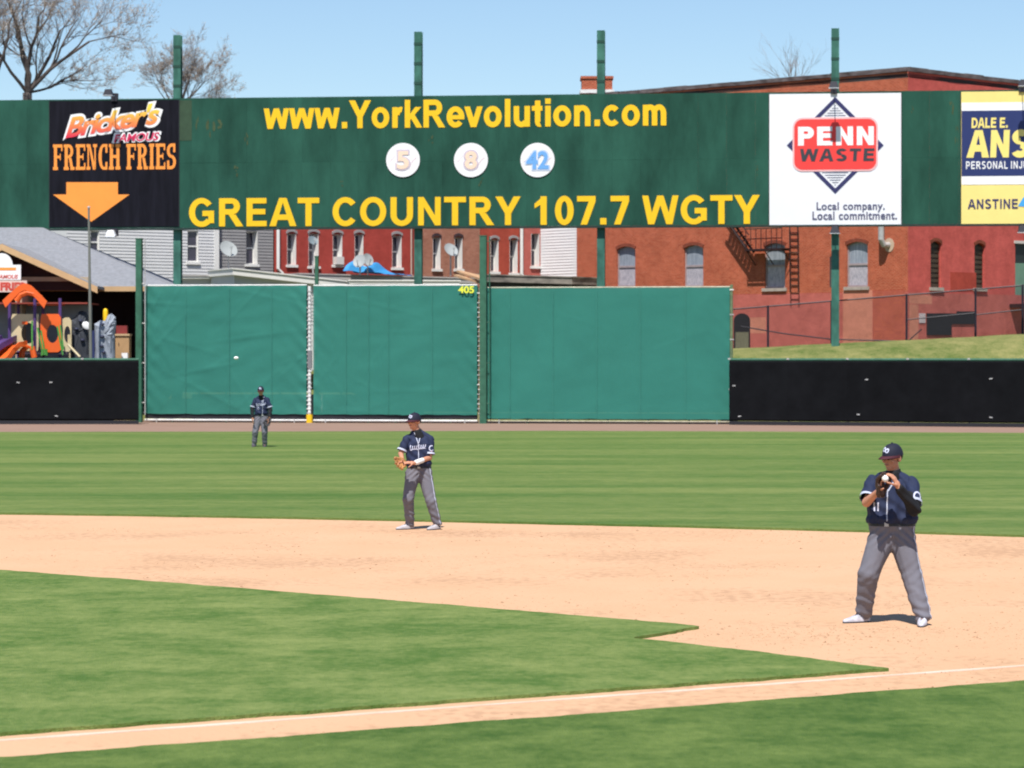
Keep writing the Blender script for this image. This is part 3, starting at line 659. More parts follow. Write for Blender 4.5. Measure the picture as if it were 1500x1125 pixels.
lettering(frB, 'PENN', 1169, 185.5, 1280, 213, m_pw, b2, off=.050, shape=grotesque('PENN', .29, .03))
lettering(frB, 'WASTE', 1172, 217.5, 1281, 236.5, M('print_charcoal', (.045, .05, .06), .5), b2, off=.050, shape=grotesque('WASTE', .26, .10, .06))
m_txtgrey = M('print_slate', (.10, .10, .17), .5)
lettering(frB, 'Local company.', 1196, 296, 1296, 311, m_txtgrey, b2, off=.032, bold=.025, spacing=1.08)
lettering(frB, 'Local commitment.', 1190, 309.5, 1314, 322, m_txtgrey, b2, off=.032, bold=.025, spacing=1.08)

# law firm sign running out of the frame
b3 = vinyl(1408, 133.5, 1610, 327.5, 'advertising_sign', 'yellow, white and navy sign reading DALE E. ANS at the right edge', M('vinyl_yellow', (.80, .66, .22), .5, .04))
for v0, v1, m, o in ((149.5, 270, m_pw, .030), (161.5, 257.5, m_navy if False else M('vinyl_navy', (.022, .035, .13), .5, .05), .036)):
    mb = MB(); frB.box(mb, *frB.rect(1408.5, v0, 1609.5, v1), o, o + .004); mb.build('printed_band', m, b3)
m_py = M('print_yellow', (.82, .68, .20), .5, .03)
lettering(frB, 'DALE E.', 1423, 172.5, 1476, 187.5, m_py, b3, off=.042, shape=grotesque('DALE E.', .25, -.02, .05))
lettering(frB, 'ANSTINE', 1415.5, 189.5, 1607, 231, m_py, b3, off=.042, shape=grotesque('ANSTINE', .29, -.03, .05))
lettering(frB, 'PERSONAL INJURY', 1415, 236, 1522, 247.5, m_pw, b3, off=.042, shape=grotesque('PERSONAL INJURY', .2, .12))
lettering(frB, 'ANSTINE', 1417.5, 291.5, 1491, 306, m_navy, b3, off=.032, shape=grotesque('ANSTINE', .22, .06))
mb = MB(); frB.poly(mb, [frB.hit(*p) for p in ((1491, 302), (1499, 289), (1512, 287), (1506, 303))], .032, .037); mb.build('blue_swoosh', M('print_blue', (.06, .35, .72), .5), b3)

# floodlights
def flood(u, up, label, lit=False, reach=1.05):
    a = frB.au(u); z = zT + .12 if up else zB - .12; t = thing('floodlight', frB.pt(a, z, 0), label, 'floodlight', 'billboard floodlights')
    md = M('lamp_dark', (.025, .025, .035), .5); mb = MB()
    mb.tube([frB.pt(a, z - (.35 if up else -.25), -.1), frB.pt(a, z, 0), frB.pt(a, z + (.12 if up else -.05), reach * .6), frB.pt(a, z + (.12 if up else -.08), reach)], .025, 6); mb.build('arm', md, t)
    s = 1 if up else -1; zc = z + s * .1
    mb = MB(); c = [frB.pt(a - .2, zc - .10, reach - .10), frB.pt(a + .2, zc - .10, reach - .10), frB.pt(a + .2, zc - .16, reach + .22), frB.pt(a - .2, zc - .16, reach + .22)]
    d = [frB.pt(a - .12, zc + .12, reach - .06), frB.pt(a + .12, zc + .12, reach - .06), frB.pt(a + .12, zc + .10, reach + .16), frB.pt(a - .12, zc + .10, reach + .16)]
    mb.hexa(c + d); mb.build('housing', md if not lit else M('lamp_lit_white', (.8, .8, .82), .35), t)  # lit look put into the colour: white housing, no emission
    mb = MB(); frB.box(mb, a - .22, a + .22, zc - .19, zc - .165, reach - .12, reach + .25); mb.build('glass', M('lamp_glass', (.5, .52, .55), .15, spec=.6), t)
    mb = MB(); frB.box(mb, a - .14, a + .14, z - .22, z + .12, -.12, .1); mb.build('mount', md, t)
flood(168, True, 'dark floodlight above the black food banner'); flood(168, False, 'pale floodlight under the black food banner', True, .6)
flood(1221.5, True, 'dark floodlight above the white waste sign'); flood(1223, False, 'grey floodlight under the middle of the white waste sign', False, .4)
flood(1497, True, 'dark floodlight above the yellow and navy sign'); flood(1497, False, 'grey floodlight under the yellow and navy sign', False, .4)
# ================================================================== brick warehouse
def brick_mat(name, c1, c2, mortar, msize=.012, tint=None):
    m = bpy.data.materials.new(name); m.use_nodes = True; n = m.node_tree.nodes; l = m.node_tree.links; b = n['Principled BSDF']; b.inputs['Roughness'].default_value = .9; b.inputs['Specular IOR Level'].default_value = .15
    tc = n.new('ShaderNodeTexCoord'); sx = n.new('ShaderNodeSeparateXYZ'); l.new(tc.outputs['Object'], sx.inputs[0]); ad = n.new('ShaderNodeMath'); l.new(sx.outputs[0], ad.inputs[0]); l.new(sx.outputs[1], ad.inputs[1])
    cb = n.new('ShaderNodeCombineXYZ'); l.new(ad.outputs[0], cb.inputs[0]); l.new(sx.outputs[2], cb.inputs[1])
    br = n.new('ShaderNodeTexBrick'); br.inputs['Scale'].default_value = 1; br.inputs['Brick Width'].default_value = .225; br.inputs['Row Height'].default_value = .078; br.inputs['Mortar Size'].default_value = msize
    br.inputs['Color1'].default_value = (*c1, 1); br.inputs['Color2'].default_value = (*c2, 1); br.inputs['Mortar'].default_value = (*mortar, 1); l.new(cb.outputs[0], br.inputs[0])
    t = n.new('ShaderNodeTexNoise'); t.inputs['Scale'].default_value = .9; t.inputs['Detail'].default_value = 10; t.inputs['Roughness'].default_value = .82; l.new(tc.outputs['Object'], t.inputs[0])
    r = n.new('ShaderNodeValToRGB'); r.color_ramp.elements[0].position = .28; r.color_ramp.elements[0].color = (.66, .63, .60, 1); r.color_ramp.elements[1].position = .66; r.color_ramp.elements[1].color = (1.16, 1.15, 1.14, 1); l.new(t.outputs[0], r.inputs[0])
    x = n.new('ShaderNodeMix'); x.data_type = 'RGBA'; x.blend_type = 'MULTIPLY'; x.inputs[0].default_value = 1; l.new(br.outputs[0], x.inputs[6]); l.new(r.outputs[0], x.inputs[7]); l.new(x.outputs[2], b.inputs['Base Color'])
    bp = n.new('ShaderNodeBump'); bp.inputs['Strength'].default_value = .6; bp.inputs['Distance'].default_value = .012; bp.invert = True; l.new(br.outputs['Fac'], bp.inputs['Height']); l.new(bp.outputs[0], b.inputs['Normal'])
    return m
mk_or = brick_mat('brick_orange', (.34, .056, .024), (.46, .098, .046), (.50, .22, .14))
mk_pk = brick_mat('brick_painted_red', (.52, .098, .085), (.57, .112, .095), (.50, .105, .09), .008)
mk_pk2 = brick_mat('brick_painted_pink', (.46, .125, .105), (.49, .135, .112), (.45, .13, .11), .006)
mk_sal = brick_mat('brick_painted_salmon', (.56, .22, .155), (.58, .23, .16), (.54, .215, .155), .006)
m_glass = M('old_glass', (.12, .14, .17), .12, .25, 2, spec=.6)
m_curtain = M('lace_curtain', (.40, .40, .45), .8, .3, 9, stretch=(6, 6, .6))
m_stone = M('sill_stone', (.36, .31, .27), .9, .2, 4)
m_iron = M('fire_escape_iron', (.028, .012, .012), .7, .4, 4)
frA = Fr(3.45, 155.1, 19.06, 140)           # left face, running nearer to the right
frC = Fr(19.06, 140, 27.6, 148.6)           # right face, running away
rzA = math.atan2(frA.t.y, frA.t.x)
bk = thing('brick_warehouse', frA.pt(frA.L, 0), 'large orange and red brick warehouse behind the billboard at the right', 'building', rz=rzA)
def arch_window(fr, u, v0, v1, wpx, parent, depth=.16, style='curtain', mk=None, rise=.16):
    a0, a1, zb, zt = fr.rect(u - wpx / 2, v0, u + wpx / 2, v1); mid = (a0 + a1) / 2; hw = (a1 - a0) / 2; N = 10
    arc_ = [(mid - hw + 2 * hw * i / N, zt - rise * ((2 * i / N - 1) ** 2)) for i in range(N + 1)]
    mb = MB()
    for i in range(N):                       # brick spandrel closing the square head down to the arch
        p, q = arc_[i], arc_[i + 1]; fr.poly(mb, [p, q, (q[0], zt + .002), (p[0], zt + .002)], -depth, .0)
    w_ = mb.build('window', mk, parent)
    mb = MB()
    for i in range(N):
        p, q = arc_[i], arc_[i + 1]; fr.poly(mb, [(p[0], p[1]), (q[0], q[1]), (q[0] + (q[0] - mid) * .12, q[1] + .16), (p[0] + (p[0] - mid) * .12, p[1] + .16)], .002, .035)
    mb.build('arch', M('arch_brick', (.20, .05, .028), .9, .3, 6), w_)
    mb = MB(); fr.box(mb, a0 - .12, a1 + .12, zb - .16, zb, -.05, .09); mb.build('sill', m_stone, w_)
    if style == 'curtain':
        f = MB()
        for e in ((a0, a0 + .07, zb, zt - rise), (a1 - .07, a1, zb, zt - rise), (a0 + .07, a1 - .07, zb, zb + .08), (a0 + .07, a1 - .07, (zb + zt) / 2 - .05, (zb + zt) / 2 + .05)): fr.box(f, *e, -depth - .02, -depth + .06)
        f.build('frame', M('sash_grey', (.33, .27, .28), .7, .2, 5), w_)
        g = MB(); fr.box(g, a0 + .01, a1 - .01, (zb + zt) / 2, zt + .0, -depth - .01, -depth + .0); g.build('pane', m_curt_pane, w_)
        g = MB(); fr.box(g, a0 + .01, a1 - .01, zb, (zb + zt) / 2 - .002, -depth - .01, -depth + .012); g.build('pane', m_curt_pane2, w_)
    else:
        g = MB(); fr.box(g, a0 - .02, a1 + .02, zb, zt, -depth - .02, -depth); g.build('pane', M('dark_pane', (.03, .025, .02), .5), w_)
        n = 9
        for i in range(n):
            z = zb + (zt - zb - .1) * i / n; g = MB(); fr.box(g, a0 + .01, a1 - .01, z + .02, z + (zt - zb) / n * .72, -depth + .01, -depth + .05); g.build('slat', M('brown_slat', (.060, .042, .028), .7, .2, 4), w_)
    return (a0, a1, zb, zt)
m_curt_pane = M('pane_upper', (.21, .25, .31), .25, .25, 3, c2=(.28, .31, .36), stretch=(5, 5, .4), spec=.5)
m_curt_pane2 = M('pane_lower_lace', (.25, .26, .33), .35, .35, 6, c2=(.46, .42, .45), stretch=(5, 5, .8), spec=.5)
ZR = 16.38
winA = [(917, 361, 420, 27), (1016, 359, 420, 28), (1135, 356, 422, 30), (1255.5, 354, 420, 31)]
holes = [frA.rect(u - w_ / 2, v0, u + w_ / 2, v1) for u, v0, v1, w_ in winA]
mb = MB(); frA.wall(mb, 0, frA.L, 2.0, ZR, holes, .16, 0); mb.build('wall', mk_or, bk)
for u, v0, v1, w_ in winA: arch_window(frA, u, v0, v1, w_, bk, mk=mk_or)
winC = [(1371, 353, 421, 15.5, 's'), (1435, 356, 422, 15, 's')]
holesC = [frC.rect(u - w_ / 2, v0, u + w_ / 2, v1) for u, v0, v1, w_, _ in winC]
dr = frC.rect(1487, 357, 1510, 445); holesC.append(dr)
mb = MB(); frC.wall(mb, 0, frC.L, 2.0, ZR, holesC, .18, 0); mb.build('wall', mk_pk, bk)
for u, v0, v1, w_, _ in winC: arch_window(frC, u, v0, v1, w_, bk, style='slats', mk=mk_pk, depth=.18, rise=.14)
mb = MB(); frC.box(mb, dr[0], dr[1], dr[2] + 2.05, dr[3], -.2, -.14); d1 = mb.build('door', M('door_dark', (.02, .03, .03), .5), bk)
mb = MB(); frC.box(mb, dr[0] + .04, dr[1] - .04, dr[2], dr[2] + 2.05, -.2, -.1); mb.build('leaf', M('door_green', (.14, .25, .18), .6, .1, 3), d1)
mb = MB(); frC.box(mb, dr[0] - .1, dr[1] + .1, dr[3], dr[3] + .14, -.02, .05); mb.build('lintel', M('lintel_white', (.55, .5, .46), .8), d1)
mb = MB(); frC.box(mb, dr[0] - .5, dr[1] + .6, dr[2] - .2, dr[2] - .02, .0, 1.1); mb.build('landing', m_iron, d1)
# back and side walls, roof with dark coping
cA, cC = frA.pt(0, 0), frC.pt(frC.L, 0); far = cA + (cC - frA.pt(frA.L, 0))
frD = Fr(cC.x, cC.y, far.x, far.y); frE = Fr(far.x, far.y, cA.x, cA.y)
for fr in (frD, frE):
    mb = MB(); fr.wall(mb, 0, fr.L, 2.0, ZR - .02, []); mb.build('wall', mk_or, bk)
mb = MB(); mb.hexa([frA.pt(0, ZR - .3), frA.pt(frA.L, ZR - .3), frC.pt(frC.L, ZR - .3), far + Vector((0, 0, ZR - .3)), frA.pt(0, ZR - .1), frA.pt(frA.L, ZR - .1), frC.pt(frC.L, ZR - .1), far + Vector((0, 0, ZR - .1))])
mb.build('roof', M('roof_tar', (.05, .048, .05), .9), bk)
m_coping = M('coping', (.055, .033, .032), .8, .5, 1.6, c2=(.12, .10, .10), stretch=(1, 1, 3))
for fr in (frA, frC):
    n = int(fr.L / 1.5)
    for i in range(n):
        mb = MB(); fr.box(mb, fr.L * i / n + .008, fr.L * (i + 1) / n - .008, ZR + random.uniform(-.015, .015), ZR + .2 + random.uniform(-.02, .02), -.3, .1 + random.uniform(-.015, .02)); mb.build('coping_stone', m_coping, bk)
# painted lower band and patches
def paint(fr, u0, v0, u1, v1, m, name='paint_patch', off=.004):
    mb = MB(); fr.box(mb, *fr.rect(u0, v0, u1, v1), -.02, off); mb.build(name, m, bk)
zpl = frA.hit(1255, 428)[1]
mb = MB(); frA.box(mb, 5.5, frA.L - .002, 2.0, zpl, -.02, .004); mb.build('painted_band', mk_pk2, bk)
paint(frA, 1235, 425, 1278, 520, mk_sal, off=.008); paint(frA, 1278.5, 425, 1326, 520, brick_mat('brick_painted_rust', (.40, .10, .07), (.46, .12, .07), (.40, .10, .07), .008), off=.007)
paint(frA, 1098, 465, 1122, 488, mk_sal, off=.006)
zpc = frC.hit(1400, 430)[1]
mb = MB(); frC.box(mb, .002, frC.L, 2.0, zpc, -.02, .004); mb.build('painted_band', mk_pk2, bk)
paint(frC, 1332, 432, 1365, 445, mk_sal, off=.008); paint(frC, 1392, 399, 1430, 427, brick_mat('brick_painted_deep', (.37, .06, .042), (.40, .066, .046), (.37, .06, .044), .008), off=.006); paint(frC, 1332, 446, 1345, 520, mk_sal, off=.007)
m_hatch = M('black_board', (.018, .017, .02), .7)
mb = MB(); frC.poly(mb, [frC.hit(*p) for p in ((1357, 459), (1401, 459), (1401, 456), (1429, 456), (1429, 475), (1393, 475), (1393, 491), (1357, 491))], .006, .05); mb.build('boarded_opening', m_hatch, bk)
mb = MB(); frC.box(mb, *frC.rect(1346, 459, 1355, 473), .006, .03); mb.build('notice', M('notice_pale', (.5, .42, .43), .7), bk)
# arched cellar doorway at the foot of the left face
a0, a1, zb, zt = frA.rect(1075, 459, 1099, 530); mb = MB(); N = 10; mid = (a0 + a1) / 2; hw = (a1 - a0) / 2
frA.poly(mb, [(a0, 2.2), (a1, 2.2)] + [(mid + hw * math.cos(math.pi * i / N), zt - .35 + .35 * math.sin(math.pi * i / N)) for i in range(N + 1)], .008, .02); dd = mb.build('cellar_doorway', m_hatch, bk)
mb = MB(); frA.box(mb, a0 + .15, a1 - .08, 2.2, zt - .95, .021, .06); mb.build('hatch_leaf', M('hatch_olive', (.16, .15, .10), .8), dd)
# fire escape
fe = thing('fire_escape', frA.pt(frA.au(1140), 5.5, .3), 'black iron fire escape with stair and ladder on the brick wall', 'fire escape')
def fepx(u, v, off): a, z = frA.hit(u, v); return frA.pt(a, z, off)
zpf = frA.hit(1135, 366)[1]; ap0, ap1 = frA.au(1107), frA.au(1160)
for i in range(9):
    o = .1 + i * .075; mb = MB(); frA.box(mb, ap0, ap1, zpf, zpf + .05, o, o + .06); mb.build('platform_bar', m_iron, fe)
for o in (.08, .78):
    mb = MB(); frA.box(mb, ap0, ap1, zpf - .06, zpf - .002, o, o + .06); mb.build('platform_edge', m_iron, fe)
for zz in (zpf + .55, zpf + 1.05):
    mb = MB(); mb.tube([frA.pt(ap0, zz, 0.80), frA.pt(ap1, zz, 0.80)], .03, 6); mb.build('guard_rail', m_iron, fe)
for i in range(8):
    a = ap0 + (ap1 - ap0) * i / 7; mb = MB(); mb.tube([frA.pt(a, zpf, 0.80), frA.pt(a, zpf + 1.05, 0.80)], .022, 5); mb.build('baluster', m_iron, fe)
for o in (.2, .6):
    mb = MB(); mb.tube([fepx(1108, 370, o), fepx(1072, 318, o)], .065, 6); mb.build('stringer', m_iron, fe)
for i in range(8):
    k = (i + .5) / 8; p = fepx(1108, 370, .2).lerp(fepx(1072, 318, .2), k); q = fepx(1108, 370, .6).lerp(fepx(1072, 318, .6), k); mb = MB(); mb.hexa([p + Vector((0, -.0, 0)), q, q + frA.t * .24, p + frA.t * .24, p + Vector((0, 0, .04)), q + Vector((0, 0, .04)), q + frA.t * .24 + Vector((0, 0, .04)), p + frA.t * .24 + Vector((0, 0, .04))]); mb.build('tread', m_iron, fe)
mb = MB(); mb.tube([fepx(1108, 345, .6), fepx(1072, 293, .6)], .03, 6); mb.build('handrail', m_iron, fe)
for k in range(3):
    a = ap0 + (ap1 - ap0) * k / 2; mb = MB(); mb.tube([frA.pt(a, zpf, .75), frA.pt(a, zpf - .75, .02)], .03, 5); mb.build('bracket', m_iron, fe)
for u in (1163, 1175):
    mb = MB(); mb.tube([fepx(u, 318, .35), fepx(u + 1, 428, .35)], .035, 6); mb.build('ladder_rail', m_iron, fe)
for i in range(11):
    v = 322 + i * 9.6; mb = MB(); mb.tube([fepx(1163.2, v, .35), fepx(1175.5, v, .35)], .025, 5); mb.build('rung', m_iron, fe)
# vent pipe on the wall
vp = thing('vent_pipe', frA.pt(frA.au(1300), 7.5, .1), 'grey elbow vent pipe on the brick wall under the waste sign', 'pipe')
a = frA.au(1299); z0 = frA.hit(1299, 362)[1]; mb = MB(); mb.tube([frA.pt(a + .12, z0 + .1, 0), frA.pt(a + .05, z0 + .1, .3), frA.pt(a, z0 + .35, .45), frA.pt(a, z0 + 2.0, .45)], .15, 10); mb.build('duct', m_steel, vp)
mb = MB(); n = 14; frA.poly(mb, [(a + .15 + .3 * math.cos(6.283 * i / n), z0 + .1 + .34 * math.sin(6.283 * i / n)) for i in range(n)], .005, .03); mb.build('collar', M('vent_collar', (.5, .38, .28), .7), vp)
# chimney peeping over the board
ch = thing('brick_chimney', (P(874, 137, 157).x, 157, 16.2), 'short square brick chimney peeping over the green billboard', 'chimney')
c = P(874, 137, 157); mb = MB(); s = .82; z1 = P(874, 114, 157).z; mb.box(c.x - s, c.x + s, 156.2, 157.8, 16.0, z1); mb.build('stack', mk_or, ch)
mb = MB(); mb.box(c.x - s - .06, c.x + s + .06, 156.14, 157.86, z1 - .12, z1 + .02); mb.build('cap', mk_or, ch)
mb = MB(); mb.box(c.x - s - .09, c.x + s + .09, 156.1, 157.9, c.z - .05, c.z + .14); mb.build('flashing', m_whiterail, ch)

# ---- chain link fence on the bank
m_blk = M('black_coated_steel', (.022, .018, .028), .5, .2, 5)
frF = Fr(10.0, 130, 23.5, 127.5)
cf = thing('chain_link_fence', frF.pt(6, 2.5), 'black chain link fence climbing the grass bank before the brick wall', 'fence')
def zf(u): return frF.hit(u, 453 - (u - 1073) * 35 / 427)[1]
us = [1072, 1125, 1218, 1328, 1429, 1498, 1590]; tops = []
for u in us:
    a = frF.au(u); z = zf(u); p = frF.pt(a, 0); tops.append((a, z, bank_z(p.x, p.y))); mb = MB(); mb.tube([frF.pt(a, bank_z(p.x, p.y) - .2), frF.pt(a, z + .04)], .05, 8); mb.build('post', m_blk, cf)
for i in range(len(us) - 1):
    (a0, z0, g0), (a1, z1, g1) = tops[i], tops[i + 1]
    mb = MB(); mb.tube([frF.pt(a0, z0), frF.pt(a1, z1)], .035, 6); mb.build('top_rail', m_blk, cf)
    if i in (3, 4): mb = MB(); mb.tube([frF.pt(a0, z0 - (z0 - g0) * .52), frF.pt(a1, z1 - (z1 - g1) * .48)], .028, 6); mb.build('mid_rail', m_blk, cf)
mb = MB()
for i in range(len(us) - 1):
    (a0, z0, g0), (a1, z1, g1) = tops[i], tops[i + 1]; hgt = ((z0 - g0) + (z1 - g1)) / 2; n = int((a1 - a0 + hgt) / .085)
    for k in range(n):
        for s in (0, 1):
            x = -hgt + k * .085; p0, p1 = x, x + hgt; q0, q1 = 0, 1
            if p0 < 0: q0 = -p0 / hgt; p0 = 0
            if p1 > a1 - a0: q1 = 1 - (p1 - (a1 - a0)) / hgt; p1 = a1 - a0
            if q1 <= q0: continue
            def pp(x, q):
                if s: x = (a1 - a0) - x
                f = x / (a1 - a0); lo = g0 + (g1 - g0) * f; hi = z0 + (z1 - z0) * f; return frF.pt(a0 + x, lo + (hi - lo) * q)
            mb.tube([pp(p0, q0), pp(p1, q1)], .0035, 3, cap=False)
tag(mb.build('wire_mesh', m_blk, cf), kind='stuff')
cable = MB(); cable.tube([P(1085, 478, 133), P(1150, 489, 132), P(1218, 497, 131), P(1330, 500, 131), P(1350, 482, 131)], .03, 5)
tag(cable.build('sagging_cable', m_blk), 'thin dark cable sagging behind the chain link fence', 'cable')

# ================================================================== row houses at the back left
m_sid = M('siding_white', (.60, .60, .60), .6, .04, 2); m_sidg = M('siding_grey', (.255, .25, .25), .6, .06, 2); m_trim = M('trim_white', (.74, .73, .70), .6, .05)
m_dglass = M('window_glass', (.045, .04, .065), .15, .3, 1, spec=.6)
frH = Fr(-13.45, 150, -13.45 + .788 * 10, 150 + .616 * 10); rzH = math.atan2(frH.t.y, frH.t.x)
mk_red = brick_mat('rowhouse_red', (.38, .062, .050), (.41, .068, .054), (.37, .065, .052), .006)
mk_brn = brick_mat('rowhouse_brown', (.30, .095, .06), (.40, .15, .10), (.42, .26, .19), .012)
mk_red2 = brick_mat('rowhouse_scarlet', (.39, .068, .044), (.43, .08, .05), (.39, .085, .06), .008)
def clap(mb, fr, a0, a1, z0, z1, holes, off=0.0, pitch=.16):
    z = z0
    while z < z1 - .01:
        zt = min(z + pitch, z1); segs = [(a0, a1)]
        for h in holes:
            if h[2] < zt - .03 and h[3] > z + .03:
                ns = []
                for s0, s1 in segs:
                    if h[0] > s0: ns.append((s0, min(h[0], s1)))
                    if h[1] < s1: ns.append((max(h[1], s0), s1))
                segs = [s for s in ns if s[1] - s[0] > .01]
        for s0, s1 in segs:
            mb.add([fr.pt(s0, z, off + .03), fr.pt(s1, z, off + .03), fr.pt(s1, zt, off + .004), fr.pt(s0, zt, off + .004), fr.pt(s0, z, off), fr.pt(s1, z, off)], [(0, 1, 2, 3), (0, 4, 5, 1)])
        z = zt
def sash(fr, h, parent, depth=.40, off=0.0, arch=None, ac=False, trimmed=True, dark=None):
    a0, a1, zb, zt = h; mb = MB(); zm = (zb + zt) / 2
    for e in ((a0, a0 + .05, zb, zt), (a1 - .05, a1, zb, zt), (a0 + .05, a1 - .05, zt - .06, zt), (a0 + .05, a1 - .05, zb, zb + .06), (a0 + .05, a1 - .05, zm - .035, zm + .035)): fr.box(mb, *e, off - depth, off - depth + .05)
    w_ = mb.build('window', m_trim, parent)
    for z0, z1 in ((zb + .06, zm - .035), (zm + .035, zt - .06)):
        g = MB(); fr.box(g, a0 + .05, a1 - .05, z0, z1, off - depth - .02, off - depth + .012); g.build('pane', dark or m_dglass, w_)
    g = MB(); fr.box(g, a0 - .08, a1 + .08, zb - .13, zb - .001, off - .05, off + .10); g.build('sill', m_trim, w_)
    # painted reveal
    g = MB(); fr.box(g, a1 - .012, a1 - .001, zb + .001, zt - .001, off - depth + .051, off + .012); fr.box(g, a0 + .001, a0 + .012, zb + .001, zt - .001, off - depth + .051, off + .012); g.build('jamb', m_trim, w_)
    if arch:
        g = MB(); N = 8; mid = (a0 + a1) / 2; hw = (a1 - a0) / 2 + .06
        bot = [(mid - hw + 2 * hw * i / N, zt - .02 + .12 * (1 - (2 * i / N - 1) ** 2)) for i in range(N + 1)]
        for i in range(N): p, q = bot[i], bot[i + 1]; fr.poly(g, [p, q, (q[0], q[1] + .14), (p[0], p[1] + .14)], off + .002, off + .05)
        fr.poly(g, [(a0, zt)] + bot[1:-1] + [(a1, zt)], off - depth + .03, off - depth + .08); g.build('arch', arch, w_)
    if ac:
        g = MB(); fr.box(g, a0 + .06, a1 - .06, zb + .02, zb + .42, off - depth + .02, off + .28); c_ = g.build('air_conditioner', M('ac_white', (.62, .61, .58), .6), w_)
    return w_
def house(name, label, u0, u1, wins, wall, off=0.0, siding=False, roof_z=11.6, grp='row houses behind the windscreens', depth_y=7.0, archm=None, fr=frH):
    a0, a1 = fr.au(u0), fr.au(u1); t = thing(name, fr.pt((a0 + a1) / 2, 2.5, off), label, 'house', grp, rz=rzH)
    hs = [fr.rect(*w_[:4]) for w_ in wins]; mb = MB()
    fr.wall(mb, a0, a1, 2.0, roof_z, hs, .44, 0, off)
    if siding: clap(mb, fr, a0, a1, 5.2, roof_z, hs, off)
    mb.build('wall', wall, t)
    b = MB(); b.add([fr.pt(a0, 2, off), fr.pt(a0, roof_z, off), fr.pt(a0, roof_z, off - depth_y), fr.pt(a0, 2, off - depth_y)], [(0, 1, 2, 3)]); b.add([fr.pt(a1, 2, off), fr.pt(a1, roof_z, off), fr.pt(a1, roof_z, off - depth_y), fr.pt(a1, 2, off - depth_y)], [(0, 1, 2, 3)])
    fr.box(b, a0, a1, 2, roof_z, off - depth_y - .1, off - depth_y); b.build('side_walls', wall, t)
    r_ = MB(); fr.box(r_, a0, a1, roof_z + .01, roof_z + .22, off - depth_y - .1, off + .35); r_.build('roof', M('roof_tar', (.05, .048, .05), .9), t)
    for i, w_ in enumerate(wins): sash(fr, hs[i], t, off=off, depth=.12 if off else .40, arch=archm, ac=(len(w_) > 4 and w_[4] == 'ac'))
    return t
h1 = house('sided_house', 'white clapboard house behind the left posts with one dark sash window', 92, 313, [(269, 338, 285, 384), (127, 338, 140, 372)], m_sid, off=.35, siding=True)
mb = MB(); a = frH.au(311.5); frH.box(mb, a - .14, a + .14, 2, 11.5, .36, .40); mb.build('corner_board', m_trim, h1)
h2 = house('sided_house', 'grey sided house squeezed between the white house and the red brick one', 316.5, 400, [(360, 339, 377, 387)], m_sidg, siding=True)
h3 = house('brick_house', 'bright red brick house with four tall white windows and an air conditioner', 403, 613, [(420.5, 342, 433.5, 388), (452, 342, 466.5, 390), (487.5, 343, 501, 388, 'ac'), (519.5, 343, 532, 388), (574.5, 345, 588, 392)], mk_red, archm=M('arch_grey', (.30, .28, .28), .8))
h4 = house('brick_house', 'mottled brown brick house with two dark arched windows', 614, 703, [(634, 348, 645, 394), (666, 348, 677, 394)], mk_brn, archm=M('arch_dark', (.05, .03, .035), .8))
h5 = house('brick_house', 'scarlet brick house between the tall green pole and the white downspout', 704, 761, [(718.5, 351, 730, 398), (746.5, 351, 758, 400)], mk_red2, archm=M('arch_grey', (.30, .28, .28), .8))
h6 = house('brick_house', 'narrow pinkish brick house end beside the bright white clapboard wing', 764.5, 792, [(778, 342, 790, 390)], mk_pk2)
# downspouts
for u, par, lab in ((406, h3, ''), (601, h3, ''), (762.5, h5, '')):
    a = frH.au(u); mb = MB(); zb = frH.hit(u, 394 if u < 500 else 402)[1]; mb.tube([frH.pt(a, 11.3, .1), frH.pt(a, zb, .1), frH.pt(a + .25, zb - .25, .14)], .09 if u != 601 else .045, 8); mb.build('downspout', m_trim if u != 601 else M('spout_tan', (.5, .36, .3), .7), par)
# white clapboard wing: faces left, its right edge nearer the camera
pw = frH.pt(frH.au(792), 0); frN = Fr(pw.x, pw.y, pw.x + frH.n.x * 10, pw.y + frH.n.y * 10)
wg = thing('clapboard_wing', frN.pt(1, 2.5), 'bright white clapboard wing beside the orange brick warehouse', 'house', 'row houses behind the windscreens')
m_sidw = M('siding_bright', (.78, .78, .79), .6, .03); mb = MB(); a1 = frN.au(849); zb = 4.0
clap(mb, frN, 0.01, a1, zb, 11.4, [], 0); frN.box(mb, .01, a1, zb, 11.4, -5, -.002); mb.build('wall', m_sidw, wg)
mb = MB(); frN.box(mb, .0, a1 + .2, 11.41, 11.6, -5.2, .3); mb.build('roof', M('roof_tar', (.05, .048, .05), .9), wg)

# ---- low rear extensions and their roofs
def ext(name, label, u0, u1, v0, v1, d0, d1, depth, wallm, roofm, th=.22, grp='low rear extensions'):
    fr = Fr((u0 - 750) / F * d0, d0, (u1 - 750) / F * d1, d1); zl = CH - (v0 - VH) / F * d0; zr = CH - (v1 - VH) / F * d1
    t = thing(name, fr.pt(fr.L / 2, 2.2), label, 'shed', grp); mb = MB()
    fr.poly(mb, [(0, 2.0), (fr.L, 2.0), (fr.L, zr - th), (0, zl - th)], -depth, 0)
    if wallm is m_sid:
        z = 4.2
        while z < zl - th - .15:
            k = min(fr.L, fr.L * (zl - th - .15 - z) / max(.01, zl - zr)) if zl > zr else fr.L
            fr.box(mb, 0, k, z, z + .02, 0, .02); z += .16
    mb.build('wall', wallm, t)
    mb = MB(); fr.poly(mb, [(-.15, zl - th), (fr.L + .15, zr - th), (fr.L + .15, zr - .03), (-.15, zl - .03)], -depth - .1, .25); mb.build('fascia', m_trim if wallm is m_sid else roofm, t)
    mb = MB(); fr.poly(mb, [(-.2, zl - .028), (fr.L + .2, zr - .028), (fr.L + .2, zr + .03), (-.2, zl + .03)], -depth - .12, .30); mb.build('roof', roofm, t)
    return t, fr
